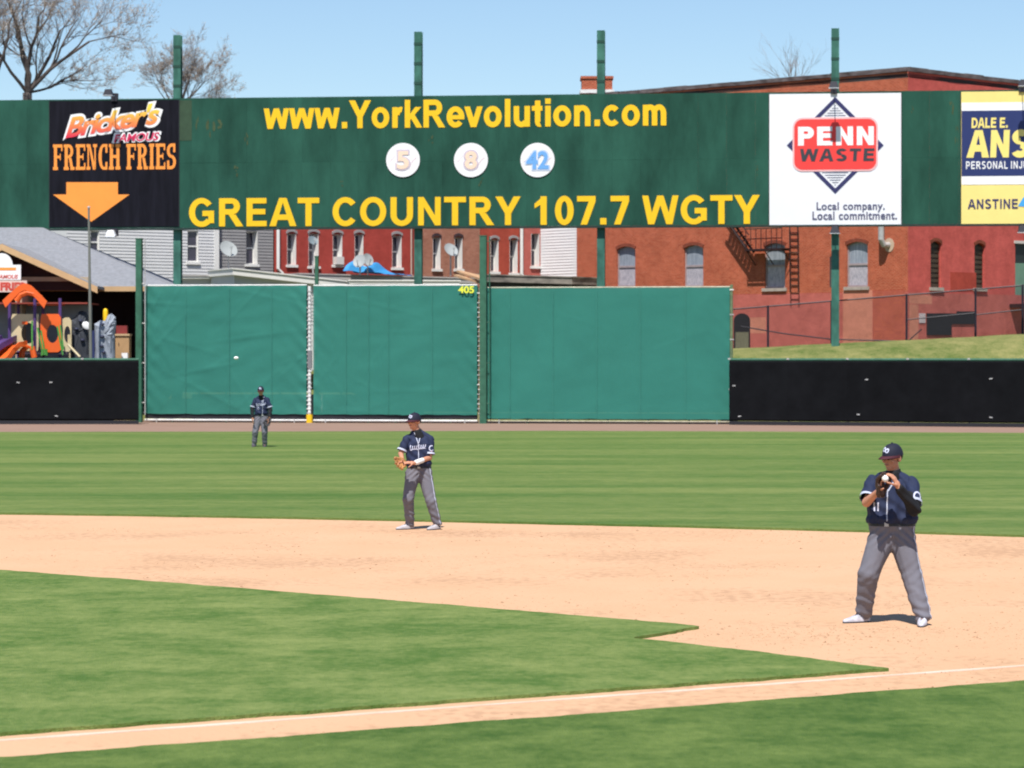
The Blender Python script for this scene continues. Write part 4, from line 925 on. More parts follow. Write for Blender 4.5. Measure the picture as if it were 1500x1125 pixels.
m_roofg = M('flat_roof_grey', (.38, .36, .35), .9, .25, .8); m_roofd = M('flat_roof_dark', (.12, .105, .10), .9, .4, .9, c2=(.24, .21, .18), stretch=(1, 1, 2))
ext('rear_extension', 'white clapboard shed with sloping white eave above the leftmost windscreen', 343, 517, 393.5, 414, 138.5, 141, 3.5, m_sid, m_trim, .30)
ext('rear_extension', 'low white clapboard base wall below the white house', 262, 346, 404, 404, 141.5, 142, 1.5, m_sid, m_roofg, .14)
ext('rear_extension', 'flat grey roofed extension carrying the blue tarpaulin', 440, 690, 401, 408, 145.5, 149, 1.6, m_whiterail, m_roofg, .25)
ext('rear_extension', 'flat pale roof edge with painted-in shadow below above the middle windscreen', 516, 668, 411, 411.5, 139.5, 140, 3.0, m_darkgap, m_trim, .16)  # wall coloured near-black as the shade under the roof edge
ext('rear_extension', 'weathered dark flat roof at the foot of the white clapboard wing', 704, 838, 402, 406, 149, 146, 2.5, M('ext_dark', (.05, .045, .045), .9), m_roofd, .36)
# tarp
tp = MB(); nx, ny = 30, 10
p0, p1 = P(503, 400, 145.6), P(588, 404, 147.5)
for j in range(ny + 1):
    for i in range(nx + 1):
        x = i / nx; y = j / ny; p = p0.lerp(p1, x); hgt = (.52 * math.exp(-((x - .12) / .13) ** 2) + .50 * math.exp(-((x - .47) / .16) ** 2) + .12 * (1 - x)) * math.sin(math.pi * min(1, y * 1.1 + .02)) ** .7
        hgt += .07 * noise.noise(Vector((x * 9, y * 4, 2))) + .03
        tp.v.append((p.x + .5 * y, p.y - .45 + 1.3 * y, p.z + max(.02, hgt)))
for j in range(ny):
    for i in range(nx): k = j * (nx + 1) + i; tp.f.append((k, k + 1, k + nx + 2, k + nx + 1)); tp.mi.append(0)
o = tp.build('tarpaulin', M('tarp_blue', (.045, .27, .58), .55, .12, 2)); o.modifiers.new('thick', 'SOLIDIFY').thickness = .02
tag(o, 'crumpled bright blue tarpaulin on the grey roof behind the dishes', 'tarpaulin')
# lumber
for i, (a, b, lab) in enumerate((((672, 399, 146), (704, 407, 144), 'upper long tan plank leaning by the tall green pole'), ((668, 405, 145), (706, 416, 143.5), 'lower tan plank leaning by the tall green pole'), ((676, 401, 145.5), (706, 410, 143.2), 'middle tan plank leaning by the tall green pole'))):
    mb = MB(); p, q = P(*a), P(*b); d = (q - p).normalized(); s = Vector((d.y, -d.x, 0)).normalized() * .14; up = Vector((0, 0, .10))
    mb.hexa([p - s, q - s, q + s, p + s, p - s + up, q - s + up, q + s + up, p + s + up]); tag(mb.build('plank', M('lumber', (.48, .30, .17), .85, .2, 5)), lab, 'plank', 'planks on the roof')
# satellite dishes
m_dish = M('dish_grey', (.31, .335, .34), .6, .1)
def dish(u, v, d, r, az, el, label, base_v, mat=m_dish, arm=True):
    c = P(u, v, d); n = Vector((math.sin(R(az)) * math.cos(R(el)), -math.cos(R(az)) * math.cos(R(el)), math.sin(R(el)))); q = n.to_track_quat('Z', 'Y').to_matrix()
    zb = P(u, base_v, d).z; t = thing('satellite_dish', (c.x, c.y + .25, zb), label, 'satellite dish', 'satellite dishes on the low roofs'); mb = MB(); N, K = 24, 5
    for back in (0, .02):
        k0 = len(mb.v)
        for k in range(K + 1):
            for i in range(N):
                rr = r * k / K; p = Vector((rr * math.cos(6.2832 * i / N), rr * 1.08 * math.sin(6.2832 * i / N), .22 * r * (k / K) ** 2 - back)); mb.v.append(tuple(c + q @ p))
        for k in range(K):
            for i in range(N): mb.f.append((k0 + k * N + i, k0 + k * N + (i + 1) % N, k0 + (k + 1) * N + (i + 1) % N, k0 + (k + 1) * N + i)); mb.mi.append(0)
    mb.build('reflector', mat, t, smooth=True)
    if arm:
        mb = MB(); e = c + q @ Vector((0, -r * .35, r * .95)); mb.tube([c + q @ Vector((0, -r, .2 * r)), e], .022, 6); mb.build('feed_arm', m_steel, t)
        mb = MB(); mb.tube([e, e + (c - e) * .14], [.07, .05], 8); mb.build('feed_horn', m_dish, t)
    mb = MB(); mb.tube([c + q @ Vector((0, 0, -.05)), Vector((c.x, c.y + .3, c.z - .1)), Vector((c.x, c.y + .3, zb))], .04, 6); mb.build('mast', m_steel, t)
dish(334, 366, 139.6, .44, 30, 36, 'satellite dish before the grey sided house', 398)
dish(458, 353, 146.5, .26, 30, 36, 'small dark satellite dish in front of a red house window', 400, M('dish_slate', (.16, .2, .22), .5))
dish(527, 383, 145.0, .33, -20, 25, 'front one of two round dishes before the blue tarpaulin', 403); dish(538, 381, 145.6, .31, 35, 20, 'rear one of two round dishes before the blue tarpaulin', 403)
dish(660, 367, 146, .37, 32, 36, 'satellite dish before the mottled brown brick house', 404)
# ================================================================== snack pavilion and playground at left
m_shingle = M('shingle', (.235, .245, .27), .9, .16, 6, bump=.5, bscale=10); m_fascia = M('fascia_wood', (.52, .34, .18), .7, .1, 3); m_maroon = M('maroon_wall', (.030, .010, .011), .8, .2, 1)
pv = thing('snack_pavilion', (-20, 122, 0.3), 'snack pavilion with grey shingle roof and tan fascia behind the playground', 'building')
ye = 120.4; xr = (252 - 750) / F * ye; ze = CH + (VH - 420) / F * ye; pit = .426
# hip roof: eave along the front, hip climbing back and left; laid as courses of shingles
ridge_r = 6.4; xl = -42
mb = MB(); mb.add([(xl, ye, ze), (xr, ye, ze), (xr - ridge_r, ye + ridge_r, ze + ridge_r * pit), (xl, ye + ridge_r, ze + ridge_r * pit)], [(0, 1, 2, 3)])
mb.add([(xr, ye, ze), (xr, ye + 2 * ridge_r, ze), (xr - ridge_r, ye + ridge_r, ze + ridge_r * pit)], [(0, 1, 2)])
mb.add([(xl, ye + 2 * ridge_r, ze), (xr, ye + 2 * ridge_r, ze), (xr - ridge_r, ye + ridge_r, ze + ridge_r * pit), (xl, ye + ridge_r, ze + ridge_r * pit)], [(3, 2, 1, 0)])
mb.add([(xl, ye, ze - .02), (xr, ye, ze - .02), (xr, ye + 2 * ridge_r, ze - .02), (xl, ye + 2 * ridge_r, ze - .02)], [(3, 2, 1, 0)])
rf = mb.build('roof', m_shingle, pv)
c = MB(); k = 0.0
while k < ridge_r - .15:                       # shingle courses as stepped laps
    y0 = ye + k; z0 = ze + k * pit; y1 = y0 + .16; z1 = z0 + .16 * pit; c.add([(xl, y0, z0 + .022), (xr - k, y0, z0 + .022), (xr - k - .16, y1, z1 + .006), (xl, y1, z1 + .006), (xl, y0, z0), (xr - k, y0, z0)], [(0, 1, 2, 3), (0, 4, 5, 1)]); k += .16
tag(c.build('shingle_courses', m_shingle, rf), kind='stuff')
mb = MB(); mb.box(xl, xr + .02, ye - .03, ye + .02, ze - .19, ze + .015); mb.build('eave_fascia', m_fascia, pv)
# cross gable coming forward
yg = 118.4; ax = (3 - 750) / F * yg; az = CH + (VH - 358) / F * yg; ex = (143 - 750) / F * yg; ez = CH + (VH - 421) / F * yg; hwid = ex - ax; yb = ye + 4
for s in (-1, 1):
    mb = MB(); x1 = ax + s * hwid
    top = [(ax, yg, az), (x1, yg, ez), (x1, yb, ez), (ax, yb, az)]
    mb.hexa([(p[0], p[1], p[2] - .06) for p in top] + [(p[0], p[1], p[2] + .05) for p in top]); mb.build('gable_roof', m_shingle, pv)
    mb = MB(); f = [(ax, yg - .05, az - .24), (x1, yg - .05, ez - .24), (x1, yg + .0, ez - .24), (ax, yg + .0, az - .24)]; mb.hexa(f + [(p[0], p[1], p[2] + .26) for p in f]); mb.build('rake_fascia', m_fascia, pv)
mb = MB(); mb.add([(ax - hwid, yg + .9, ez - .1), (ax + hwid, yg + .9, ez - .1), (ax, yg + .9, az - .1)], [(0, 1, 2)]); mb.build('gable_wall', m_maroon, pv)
mb = MB(); mb.box(xl, ax + hwid - .5, yg + .8, yg + .9, CH + (VH - 407) / F * yg - .12, CH + (VH - 407) / F * yg + .06); mb.build('tie_beam', M('beam_tan', (.40, .31, .22), .8), pv)
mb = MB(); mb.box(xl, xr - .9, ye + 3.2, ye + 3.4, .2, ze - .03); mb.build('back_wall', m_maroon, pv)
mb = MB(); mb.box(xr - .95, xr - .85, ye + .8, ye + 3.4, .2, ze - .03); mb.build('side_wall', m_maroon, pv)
zc = CH + (VH - 447) / F * 120; mb = MB(); mb.box(xl, (140 - 750) / F * 120, 118.9, 119.02, 0.2, zc); mb.build('counter_front', M('counter_grey', (.24, .27, .30), .7), pv)
mb = MB(); mb.box(xl, (140 - 750) / F * 120 + .1, 117.0, 120.3, zc, zc + .06); mb.build('counter_top', M('counter_red', (.25, .05, .035), .6), pv)
for u in (44,): x = (u - 750) / F * 120.7; mb = MB(); mb.box(x - .13, x + .13, 120.55, 117.9, .2, ze - .02); mb.build('post', M('beam_tan', (.40, .31, .22), .8), pv)
# menu sign, round topped, red on white
sg = thing('menu_sign', P(14, 430, 118.2), 'white round-topped sign with red lettering under the pavilion gable', 'sign'); frM = Fr(-26, 118.2, -10, 118.2)
mb = MB(); a0, a1, zb, zt = frM.rect(-60, 388, 31, 410); frM.box(mb, a0, a1, zb, zt, 0, .08); mb.build('panel', m_pw, sg)
mb = MB(); a0, a1, zb2, zt2 = frM.rect(-70, 411, 40, 428); frM.box(mb, a0, a1, zb2, zt2 , 0, .1); mb.build('panel', M('sign_cream', (.66, .52, .46), .6), sg)
mb = MB(); ca, cz = frM.hit(3, 389); n = 20; frM.poly(mb, [(ca + .44 * math.cos(math.pi * i / n), cz + .5 * math.sin(math.pi * i / n)) for i in range(n + 1)], .0, .07); mb.build('crest', m_pw, sg)
m_sr = M('sign_red', (.52, .07, .05), .6); lettering(frM, 'FRIES', 1, 413.5, 37, 426, m_sr, sg, off=.101, bold=.06); lettering(frM, 'FAMOUS', -4, 402.5, 27, 408.5, m_sr, sg, off=.081, bold=.03, shear=.2)
mb = MB(); frM.box(mb, *frM.rect(-8, 392, 24, 396), .081, .09); mb.build('orange_band', m_or, sg)
# playground
m_pur = M('play_purple', (.085, .045, .16), .5); m_orp = M('play_orange', (.74, .12, .022), .4, .06, 2); m_tan = M('play_tan', (.55, .46, .28), .5, .06); m_grn = M('play_green', (.07, .26, .05), .5)
D = 116.8; pg = thing('play_structure', P(40, 560, D), 'orange, purple and tan climbing frame with slides behind the black fence', 'playground'); pg_z = 0.6
def X(u, d=D): return (u - 750) / F * d
def Z(v, d=D): return CH - (v - VH) / F * d
def pp(u, v, d=D): return Vector((X(u, d), d, Z(v, d)))
for u, vt, d in ((14, 437, 116.5), (27, 437, 117.9), (51, 437, 116.5), (63, 437, 117.9), (88, 437, 116.7)):
    mb = MB(); mb.tube([pp(u, 560, d), pp(u, vt, d)], .065, 10); mb.build('post', m_pur, pg)
# arched gable roof
mb = MB(); prof = [(9, 441), (20, 430.5), (33, 419), (42, 415.5), (51, 419), (63, 430.5), (74, 442)]
for y0, y1 in ((116.0, 115.9),):
    vs = []; n = len(prof)
    for y in (y0, y1):
        for (u, v) in prof: vs.append((X(u), y, Z(v)))
    for y in (y0, y1):
        for (u, v) in prof: vs.append((X(42 + (u - 42) * .86), y, Z(v + 10)))
    f = []
    for i in range(n - 1): f += [(i, i + 1, n + i + 1, n + i), (2 * n + i, 3 * n + i, 3 * n + i + 1, 2 * n + i + 1), (i, 2 * n + i, 2 * n + i + 1, i + 1), (n + i, n + i + 1, 3 * n + i + 1, 3 * n + i)]
    f += [(0, n, 3 * n, 2 * n), (n - 1, 3 * n - 1, 4 * n - 1, 2 * n - 1)]; mb.add(vs, f)
rfp = mb.build('roof', m_orp, pg)
mb = MB(); arc2 = [(24, 441), (30, 432), (40, 428), (50, 430), (58, 436), (63, 443)]; mb.tube([pp(u, v, 116.02) for u, v in arc2], .13, 8); mb.build('arch_rib', m_orp, rfp)
frP = Fr(X(0), 116.6, X(100), 116.6)
def hole_panel(u0, v0, u1, v1, hu, hv, ru, rv, mat, off=0.0):
    a0, a1, zb, zt = frP.rect(u0, v0, u1, v1); ca, cz = frP.hit(hu, hv); ra = ru / 35.6; rz_ = rv / 35.6; N = 32; O = []; I = []
    for i in range(N):
        q = 6.2832 * (i + .5) / N; dx, dz = math.cos(q), math.sin(q); I.append((ca + ra * dx, cz + rz_ * dz))
        t_ = min([(a1 - ca) / dx if dx > 0 else (a0 - ca) / dx if dx < 0 else 9e9, (zt - cz) / dz if dz > 0 else (zb - cz) / dz if dz < 0 else 9e9]); O.append((ca + dx * t_, cz + dz * t_))
    mb = MB(); frP.ring(mb, O, I, off, off + .09); return mb.build('panel', mat, pg)
hole_panel(16.5, 460, 57, 514, 42, 488, 10, 15, m_tan); hole_panel(60, 460, 90, 516, 77.5, 489, 8.2, 13, m_orp, .05)
hole_panel(91, 465, 104, 515, 98, 490, 4.5, 12, m_tan, -.2)
mb = MB(); frP.box(mb, *frP.rect(33, 471, 41, 475), .092, .12); mb.build('emblem', m_orp, pg)
mb = MB(); frP.box(mb, *frP.rect(18, 516, 100, 519), -1.6, .1); mb.build('deck', M('deck_dark', (.05, .04, .06), .7), pg)
mb = MB(); frP.box(mb, *frP.rect(33, 444, 88, 447), -1.3, -1.2); mb.build('rear_rail', m_orp, pg)
def slide(pts, wd, mat, wall=.18):
    mb = MB(); L = [Vector(p) for p in pts]
    prof = [(-wd, wall), (-wd + .05, wall), (-wd + .08, .03), (wd - .08, .03), (wd - .05, wall), (wd, wall), (wd, -.04), (-wd, -.04)]; n = len(prof); k = 0
    for i, p in enumerate(L):
        t_ = (L[min(i + 1, len(L) - 1)] - L[max(0, i - 1)]).normalized(); s = Vector((t_.y, -t_.x, 0)).normalized(); up = s.cross(t_).normalized()
        if up.z < 0: up = -up
        for a, b in prof: mb.v.append(tuple(p + s * a + up * b))
    for i in range(len(L) - 1):
        for j in range(n): mb.f.append((i * n + j, i * n + (j + 1) % n, (i + 1) * n + (j + 1) % n, (i + 1) * n + j)); mb.mi.append(0)
    return mb.build('slide', mat, pg)
slide([pp(28, 506, 116.3), pp(22, 507, 116.0), pp(12, 515, 115.9), pp(2, 528, 115.4), pp(-8, 536, 115.2)], .38, m_orp); slide([pp(14, 497, 116.7), pp(8, 500, 116.2), pp(-4, 508, 115.9), pp(-20, 520, 115.4)], .36, m_pur)
mb = MB(); mb.tube([pp(u, v, 116.2) for u, v in ((31, 524), (33, 514), (40, 507), (47, 509), (50, 524))], .12, 8); mb.build('slide_hood', m_orp, pg)
for u0, v0, u1, v1 in ((47, 470, 47, 512), (55, 480, 63, 520), (60, 484, 66, 520), (84, 478, 92, 520), (88, 476, 93, 512)):
    mb = MB(); mb.tube([pp(u0, v0, 116.2), pp(u1, v1, 116.1)], .035, 6); mb.build('climbing_bar', m_grn, pg)
mb = MB(); mb.tube([pp(62, 521, 116.2), pp(62, 512, 116.2), pp(68, 512, 116.2), pp(68, 521, 116.2)], .06, 6); mb.build('step_hoop', m_grn, pg)
mb = MB(); mb.tube([pp(100, 505, 116.2), pp(117, 523, 116.0)], .05, 6); mb.build('brace', m_tan, pg)
mb = MB(); mb.tube([pp(102, 560, 116.8), pp(101, 490, 116.8)], .06, 8); mb.build('post', m_tan, pg)
# climbing rocks
def rock(outl, d, thick, mat, name, label, seed, holds):
    t = thing(name, pp(sum(p[0] for p in outl) / len(outl), 545, d), label, 'climbing wall', 'moulded climbing rocks'); mb = MB(); N = len(outl); layers = 7
    cu = sum(p[0] for p in outl) / N; cv = sum(p[1] for p in outl) / N
    fine = []
    for i in range(N):
        for k in range(5):
            a, b = outl[i], outl[(i + 1) % N]; fine.append((a[0] + (b[0] - a[0]) * k / 5, a[1] + (b[1] - a[1]) * k / 5))
    n = len(fine)
    for s in range(layers):
        q = 1 - (s / (layers - 1)) ** 2 * .9; dep = thick * math.sin(s / (layers - 1) * math.pi / 2)
        for (u, v) in fine:
            uu = cu + (u - cu) * q; vv = cv + (v - cv) * q; r_ = noise.noise(Vector((uu * .16, vv * .25, seed))) + .6 * noise.noise(Vector((uu * .4, vv * .5, seed))); p = pp(uu, vv, d); mb.v.append((p.x + .05 * r_, p.y - dep - .07 * r_ * (s > 0), p.z + .03 * r_))
    for s in range(layers - 1):
        for i in range(n): mb.f.append((s * n + i, s * n + (i + 1) % n, (s + 1) * n + (i + 1) % n, (s + 1) * n + i)); mb.mi.append(0)
    mb.f.append(tuple((layers - 1) * n + i for i in range(n))); mb.mi.append(0)
    mb.f.append(tuple(range(n))); mb.mi.append(0)
    mb.build('rock', mat, t)
    for (u, v) in holds: m2 = MB(); p = pp(u, v, d - thick - .05); m2.ell(p, (.09, .09, .06), 10, 6); m2.build('hand_hold', M('hold_navy', (.03, .035, .07), .5), t)
    return t
rock([(102, 560), (101, 500), (104, 468), (112, 464), (116, 456), (122, 455), (127, 459), (131, 470), (135, 480), (136, 560)], 117.6, .5, M('rock_slate', (.045, .05, .062), .8, .2, 2), 'climbing_rock', 'dark slate climbing rock with a pale patch', 3, [(112, 482), (121, 498), (118, 470)])
rock([(140, 560), (139, 500), (139, 474), (146, 470), (154, 470), (159, 461), (164, 459), (169, 464), (170, 475), (168, 500), (169, 560)], 117.0, .45, M('rock_bluegrey', (.28, .31, .36), .85, .16, 3), 'climbing_rock', 'pale blue-grey climbing rock beside the yellow pole', 8, [(150, 475), (150, 493), (149, 507), (152, 516)])
mb = MB(); p = pp(127, 477, 117.0); mb.ell(p, (.20, .04, .15), 14, 8, Matrix.Rotation(.5, 3, 'Y')); tag(mb.build('route_sign', m_pw), 'tilted pale plaque fixed on the dark climbing rock', 'sign')
mb = MB(); mb.tube([pp(154.5, 540, 118), pp(154.5, 456, 118), pp(154.5, 452.8, 118), pp(154.5, 451.8, 118)], [.10, .10, .07, .02], 12); tag(mb.build('bollard', m_yellow, smooth=True), 'yellow rounded pole behind the pale climbing rock', 'pole')
mb = MB(); mb.tube([pp(137, 540, 117.1), pp(137, 484, 117.1)], .06, 8); tag(mb.build('rock_post', M('post_blue', (.03, .04, .12), .5)), 'dark blue post between the two climbing rocks', 'pole')
cb = thing('cabinet', P(179, 540, 118.6), 'tan wooden cabinet with a red top beside the dark green pole', 'cabinet'); mb = MB(); mb.box(X(170, 118.6), X(190, 118.6), 118.4, 119.1, .6, Z(492, 118.6)); mb.build('body', M('cab_wood', (.42, .26, .13), .7), cb)
mb = MB(); mb.box(X(169, 118.6), X(191, 118.6), 118.35, 119.15, Z(492, 118.6) + .002, Z(489, 118.6)); mb.build('top', M('cab_trim', (.5, .35, .2), .7), cb); mb = MB(); mb.box(X(170, 118.6), X(186, 118.6), 118.6, 118.95, Z(489, 118.6), Z(477, 118.6)); mb.build('red_box', M('cab_red', (.2, .03, .03), .6), cb)
mb = MB(); mb.box(X(174.5, 118.6), X(175.3, 118.6), 118.36, 118.39, Z(506, 118.6), Z(502, 118.6)); mb.build('handle', m_darkgap, cb)
mb = MB(); x = X(183, 118); mb.box(x - .12, x + .12, 117.9, 118.2, .6, Z(517, 118)); tag(mb.build('white_bin', m_pw), 'small white box at the foot of the tan cabinet', 'box')
fp = thing('flag_pole', P(131, 560, 115.3), 'thin grey pole rising before the pavilion to the black banner', 'pole'); mb = MB(); mb.tube([P(133.5, 570, 115.3), P(131.5, 420, 115.3), P(130, 305, 115.3)], [.07, .055, .04], 8); mb.build('shaft', M('pole_grey', (.16, .17, .15), .6), fp); mb = MB(); mb.ell(P(130, 304, 115.3), .06, 8, 6); mb.build('finial', m_steel, fp)

# ================================================================== trees
m_bark = M('bark', (.11, .09, .08), .95, .35, 3, bump=.6); m_twig = M('twig', (.23, .185, .16), .95, .2, 2); m_bud = M('buds', (.42, .35, .28), .9, .3, 1.5)
def bare_tree(base, fork_z, limbs, label, seed, levels=5, spread=.55, tw=.55, bud=.5, group='bare trees behind the billboard', rad=.27, lim_len=5.5, bscale=.024):
    rs = random.Random(seed); t = thing('bare_tree', base, label, 'tree', group); wood = MB(); twigs = MB(); buds = MB(); base = Vector(base); f = Vector((base.x, base.y, fork_z))
    wood.tube([base, base.lerp(f, .5) + Vector((.1, 0, 0)), f], [rad * 1.5, rad * 1.15, rad], 10)
    trunk = wood; wood = MB()
    def grow(p, d, L, r, lev):
        pts = [p]; rr = [r]; n = 5; q = p.copy(); dd = d.copy()
        for i in range(n):
            dd = (dd + Vector((rs.gauss(0, .17), rs.gauss(0, .17), rs.gauss(.035, .12)))).normalized(); q = q + dd * L / n; pts.append(q.copy()); rr.append(r * (1 - .55 * (i + 1) / n))
        (wood if lev > 1 else twigs).tube(pts, rr, 6 if lev > 1 else 3, cap=False)
        if lev <= 1:
            for p_ in pts[1:]:
                if rs.random() < bud:
                    s = rs.uniform(.5, 1.3) * bscale; k = p_ + Vector((rs.gauss(0, .05), rs.gauss(0, .05), rs.gauss(0, .05))); e = Vector((rs.gauss(0, 1), rs.gauss(0, 1), rs.gauss(0, 1))).normalized(); g = e.orthogonal() * s; h = e.cross(g).normalized() * s
                    buds.add([k - g, k + h, k + g, k - h], [(0, 1, 2, 3)])
        if lev <= 0: return
        nk = rs.choice((3, 4, 4)) if lev > 1 else rs.choice((4, 5))
        for i in range(nk):
            k = rs.uniform(.25, 1.0) if i else 1.0; j = min(n, int(k * n)); ax = dd.orthogonal().normalized(); ax.rotate(Matrix.Rotation(rs.uniform(0, 6.28), 3, dd)); nd = (dd + ax * rs.uniform(.35, 1.0) * spread * 1.5).normalized(); nd.z = nd.z * .9 + .05
            grow(pts[j], nd.normalized(), L * rs.uniform(.5, .78), max(.006, rr[j] * rs.uniform(.5, .75)), lev - 1)
    for (dx, dy, dz, L, r) in limbs: grow(f, Vector((dx, dy, dz)).normalized(), L, r, levels)
    trunk.build('trunk', m_bark, t, smooth=True); wood.build('limbs', m_bark, t, smooth=True); cr = twigs.build('crown', m_twig, t)
    if buds.f: buds.build('buds', m_bud, cr)
    return t
b0 = P(40, 500, 150)
bare_tree((b0.x, 150, 3.5), P(40, 136, 150).z, [(.35, .1, 1, 4.6, .16), (-.25, .3, 1, 4.2, .13), (.85, -.1, .6, 4.2, .13), (.5, .5, .75, 3.8, .12), (-.75, -.2, .75, 3.4, .10), (1, .2, .22, 3.6, .08)], 'largest bare budding tree at the left edge above the board', 5, 5, bud=.7, rad=.24)
b0 = P(-18, 500, 146); bare_tree((b0.x, 146, 3.5), P(-15, 128, 146).z, [(.25, 0, 1, 4.6, .15), (.6, .3, .8, 3.6, .1), (-.5, 0, .9, 3.5, .1), (.1, -.4, 1, 4, .1)], 'bare tree cut off by the left edge of the picture', 12, 5, bud=.6, rad=.2)
b0 = P(262, 500, 165); bare_tree((b0.x, 165, 3.5), P(262, 160, 165).z, [(.25, .1, .9, 2.1, .07), (-.55, .2, .7, 2.1, .06), (.8, 0, .55, 2.2, .06), (-.1, -.3, .9, 1.9, .06), (.55, .3, .8, 2.0, .05), (-.9, .1, .35, 1.9, .05), (1, .1, .2, 1.9, .05)], 'smaller rounded budding tree behind the left post', 21, 5, bud=.22, rad=.12)
b0 = P(1160, 500, 178); bare_tree((b0.x, 178, 4), P(1160, 134, 178).z, [(-1.15, 0, 1, 2.11, 0.024), (-0.9, 0.2, 1, 1.86, 0.022), (-0.65, 0, 1.1, 1.55, 0.024), (-0.4, 0, 1.1, 1.55, 0.024), (-0.2, 0.1, 1.2, 1.8, 0.028), (0, -0.1, 1.2, 2.05, 0.028), (0.15, 0.2, 1.2, 1.61, 0.028), (0.35, 0, 1.1, 1.67, 0.024), (0.6, 0.1, 1.0, 1.61, 0.024), (0.85, 0.1, 1.0, 1.74, 0.024), (1.1, 0, 0.9, 1.8, 0.02)], 'thin bare treetop peeping over the brick warehouse roof', 31, 2, spread=.22, bud=.0, rad=.12)
# ================================================================== people
def caps(mb, p0, r0, p1, r1, n=12, sx=1.0):
    p0 = Vector(p0); p1 = Vector(p1); d = p1 - p0; L = d.length or 1e-4; t = d / L; up = Vector((0, 1, 0)) if abs(t.y) < .9 else Vector((1, 0, 0)); a = t.cross(up).normalized(); b = t.cross(a).normalized(); k = len(mb.v); rows = []
    for i in range(5): q = math.pi / 2 * i / 4; rows.append((-r0 * math.cos(q), r0 * math.sin(q)))
    for i in range(1, 5): q = math.pi / 2 * i / 4; rows.append((L + r1 * math.sin(q), r1 * math.cos(q)))
    for (x, r) in rows:
        r = max(r, 1e-4)
        for j in range(n): w_ = 6.2832 * j / n; mb.v.append(tuple(p0 + t * x + (a * math.cos(w_) * sx + b * math.sin(w_)) * r))
    m = len(rows)
    for i in range(m - 1):
        for j in range(n): mb.f.append((k + i * n + j, k + i * n + (j + 1) % n, k + (i + 1) * n + (j + 1) % n, k + (i + 1) * n + j)); mb.mi.append(0)
    mb.f.append(tuple(k + j for j in range(n))[::-1]); mb.mi.append(0); mb.f.append(tuple(k + (m - 1) * n + j for j in range(n))); mb.mi.append(0)
def remeshed(mb, name, mat, parent, voxel=.008, smooth=4, fold=None, keep=None):
    """weld overlapping forms into one continuous skin"""
    me = bpy.data.meshes.new('tmp'); me.from_pydata(mb.v, [], mb.f); o = bpy.data.objects.new('tmp', me); col.objects.link(o)
    bm = bmesh.new(); bm.from_mesh(me); bmesh.ops.recalc_face_normals(bm, faces=bm.faces); bm.to_mesh(me); bm.free()
    r_ = o.modifiers.new('r', 'REMESH'); r_.mode = 'VOXEL'; r_.voxel_size = voxel
    s_ = o.modifiers.new('s', 'SMOOTH'); s_.iterations = smooth; s_.factor = .5
    bpy.context.view_layer.update(); ev = o.evaluated_get(bpy.context.evaluated_depsgraph_get()); m2 = bpy.data.meshes.new_from_object(ev); bpy.data.objects.remove(o); bpy.data.meshes.remove(me)
    if fold:
        n_ = len(m2.vertices); cs = np.empty(n_ * 3, np.float32); ns = np.empty(n_ * 3, np.float32); m2.vertices.foreach_get('co', cs); m2.vertices.foreach_get('normal', ns); cs = cs.reshape(-1, 3); ns = ns.reshape(-1, 3)
        am = np.array([fold(Vector(p)) for p in cs.tolist()], np.float32); m2.vertices.foreach_set('co', (cs + ns * am[:, None]).astype(np.float32).ravel())
    if keep:
        bm = bmesh.new(); bm.from_mesh(m2); bmesh.ops.delete(bm, geom=[v for v in bm.verts if not keep(v.co)], context='VERTS'); bm.to_mesh(m2); bm.free()
    m2.name = name; m2.materials.clear(); m2.materials.append(mat); m2.polygons.foreach_set('use_smooth', [True] * len(m2.polygons)); m2.polygons.foreach_set('material_index', [0] * len(m2.polygons)); m2.update()
    o = bpy.data.objects.new(name, m2); col.objects.link(o); o.parent = parent; return o
def local(mb, name, mat, parent, smooth=True):
    me = bpy.data.meshes.new(name); me.from_pydata(mb.v, [], mb.f); me.materials.append(mat); me.polygons.foreach_set('use_smooth', [smooth] * len(me.polygons))
    bm = bmesh.new(); bm.from_mesh(me); bmesh.ops.recalc_face_normals(bm, faces=bm.faces); bm.to_mesh(me); bm.free(); o = bpy.data.objects.new(name, me); col.objects.link(o); o.parent = parent; return o
BV = {}
def bvh(o):
    if o.name not in BV: BV[o.name] = BVHTree.FromPolygons([tuple(v.co) for v in o.data.vertices], [tuple(p.vertices) for p in o.data.polygons])
    return BV[o.name]
def ribbon(target, pts, wd, mat, name, parent, dirv=(0, 1, 0), off=.004, back=1.0):
    """a sewn strip laid on the cloth: points are dropped onto the target surface along dirv"""
    bv = bvh(target); d = Vector(dirv).normalized(); fine = []
    for i in range(len(pts) - 1):
        a, b = Vector(pts[i]), Vector(pts[i + 1]); m = max(1, int((b - a).length / .012))
        for k in range(m): fine.append(a.lerp(b, k / m))
    fine.append(Vector(pts[-1])); mb = MB(); row = []
    for i, p in enumerate(fine):
        t_ = (fine[min(i + 1, len(fine) - 1)] - fine[max(0, i - 1)]).normalized(); s = t_.cross(d).normalized() * wd / 2; e = []
        for q in (p - s, p + s):
            h = bv.ray_cast(q - d * back, d)
            if h[0] is None: e = None; break
            e.append(h[0] - d * off)
        row.append(e)
    for i in range(len(row) - 1):
        if row[i] and row[i + 1] and (row[i][0] - row[i + 1][0]).length < .08: mb.add([row[i][0], row[i + 1][0], row[i + 1][1], row[i][1]], [(0, 1, 2, 3)])
    if mb.f: return local(mb, name, mat, parent)
m_skin = M('skin', (.50, .235, .145), .55, .08, 12, spec=.35); m_navyj = M('jersey_navy', (.016, .024, .062), .8, .15, 5); m_pants = M('trousers_grey', (.150, .148, .178), .85, .07, 6); m_under = M('undershirt_black', (.010, .011, .014), .8, .1); m_capn = M('cap_navy', (.012, .014, .030), .75, .1)
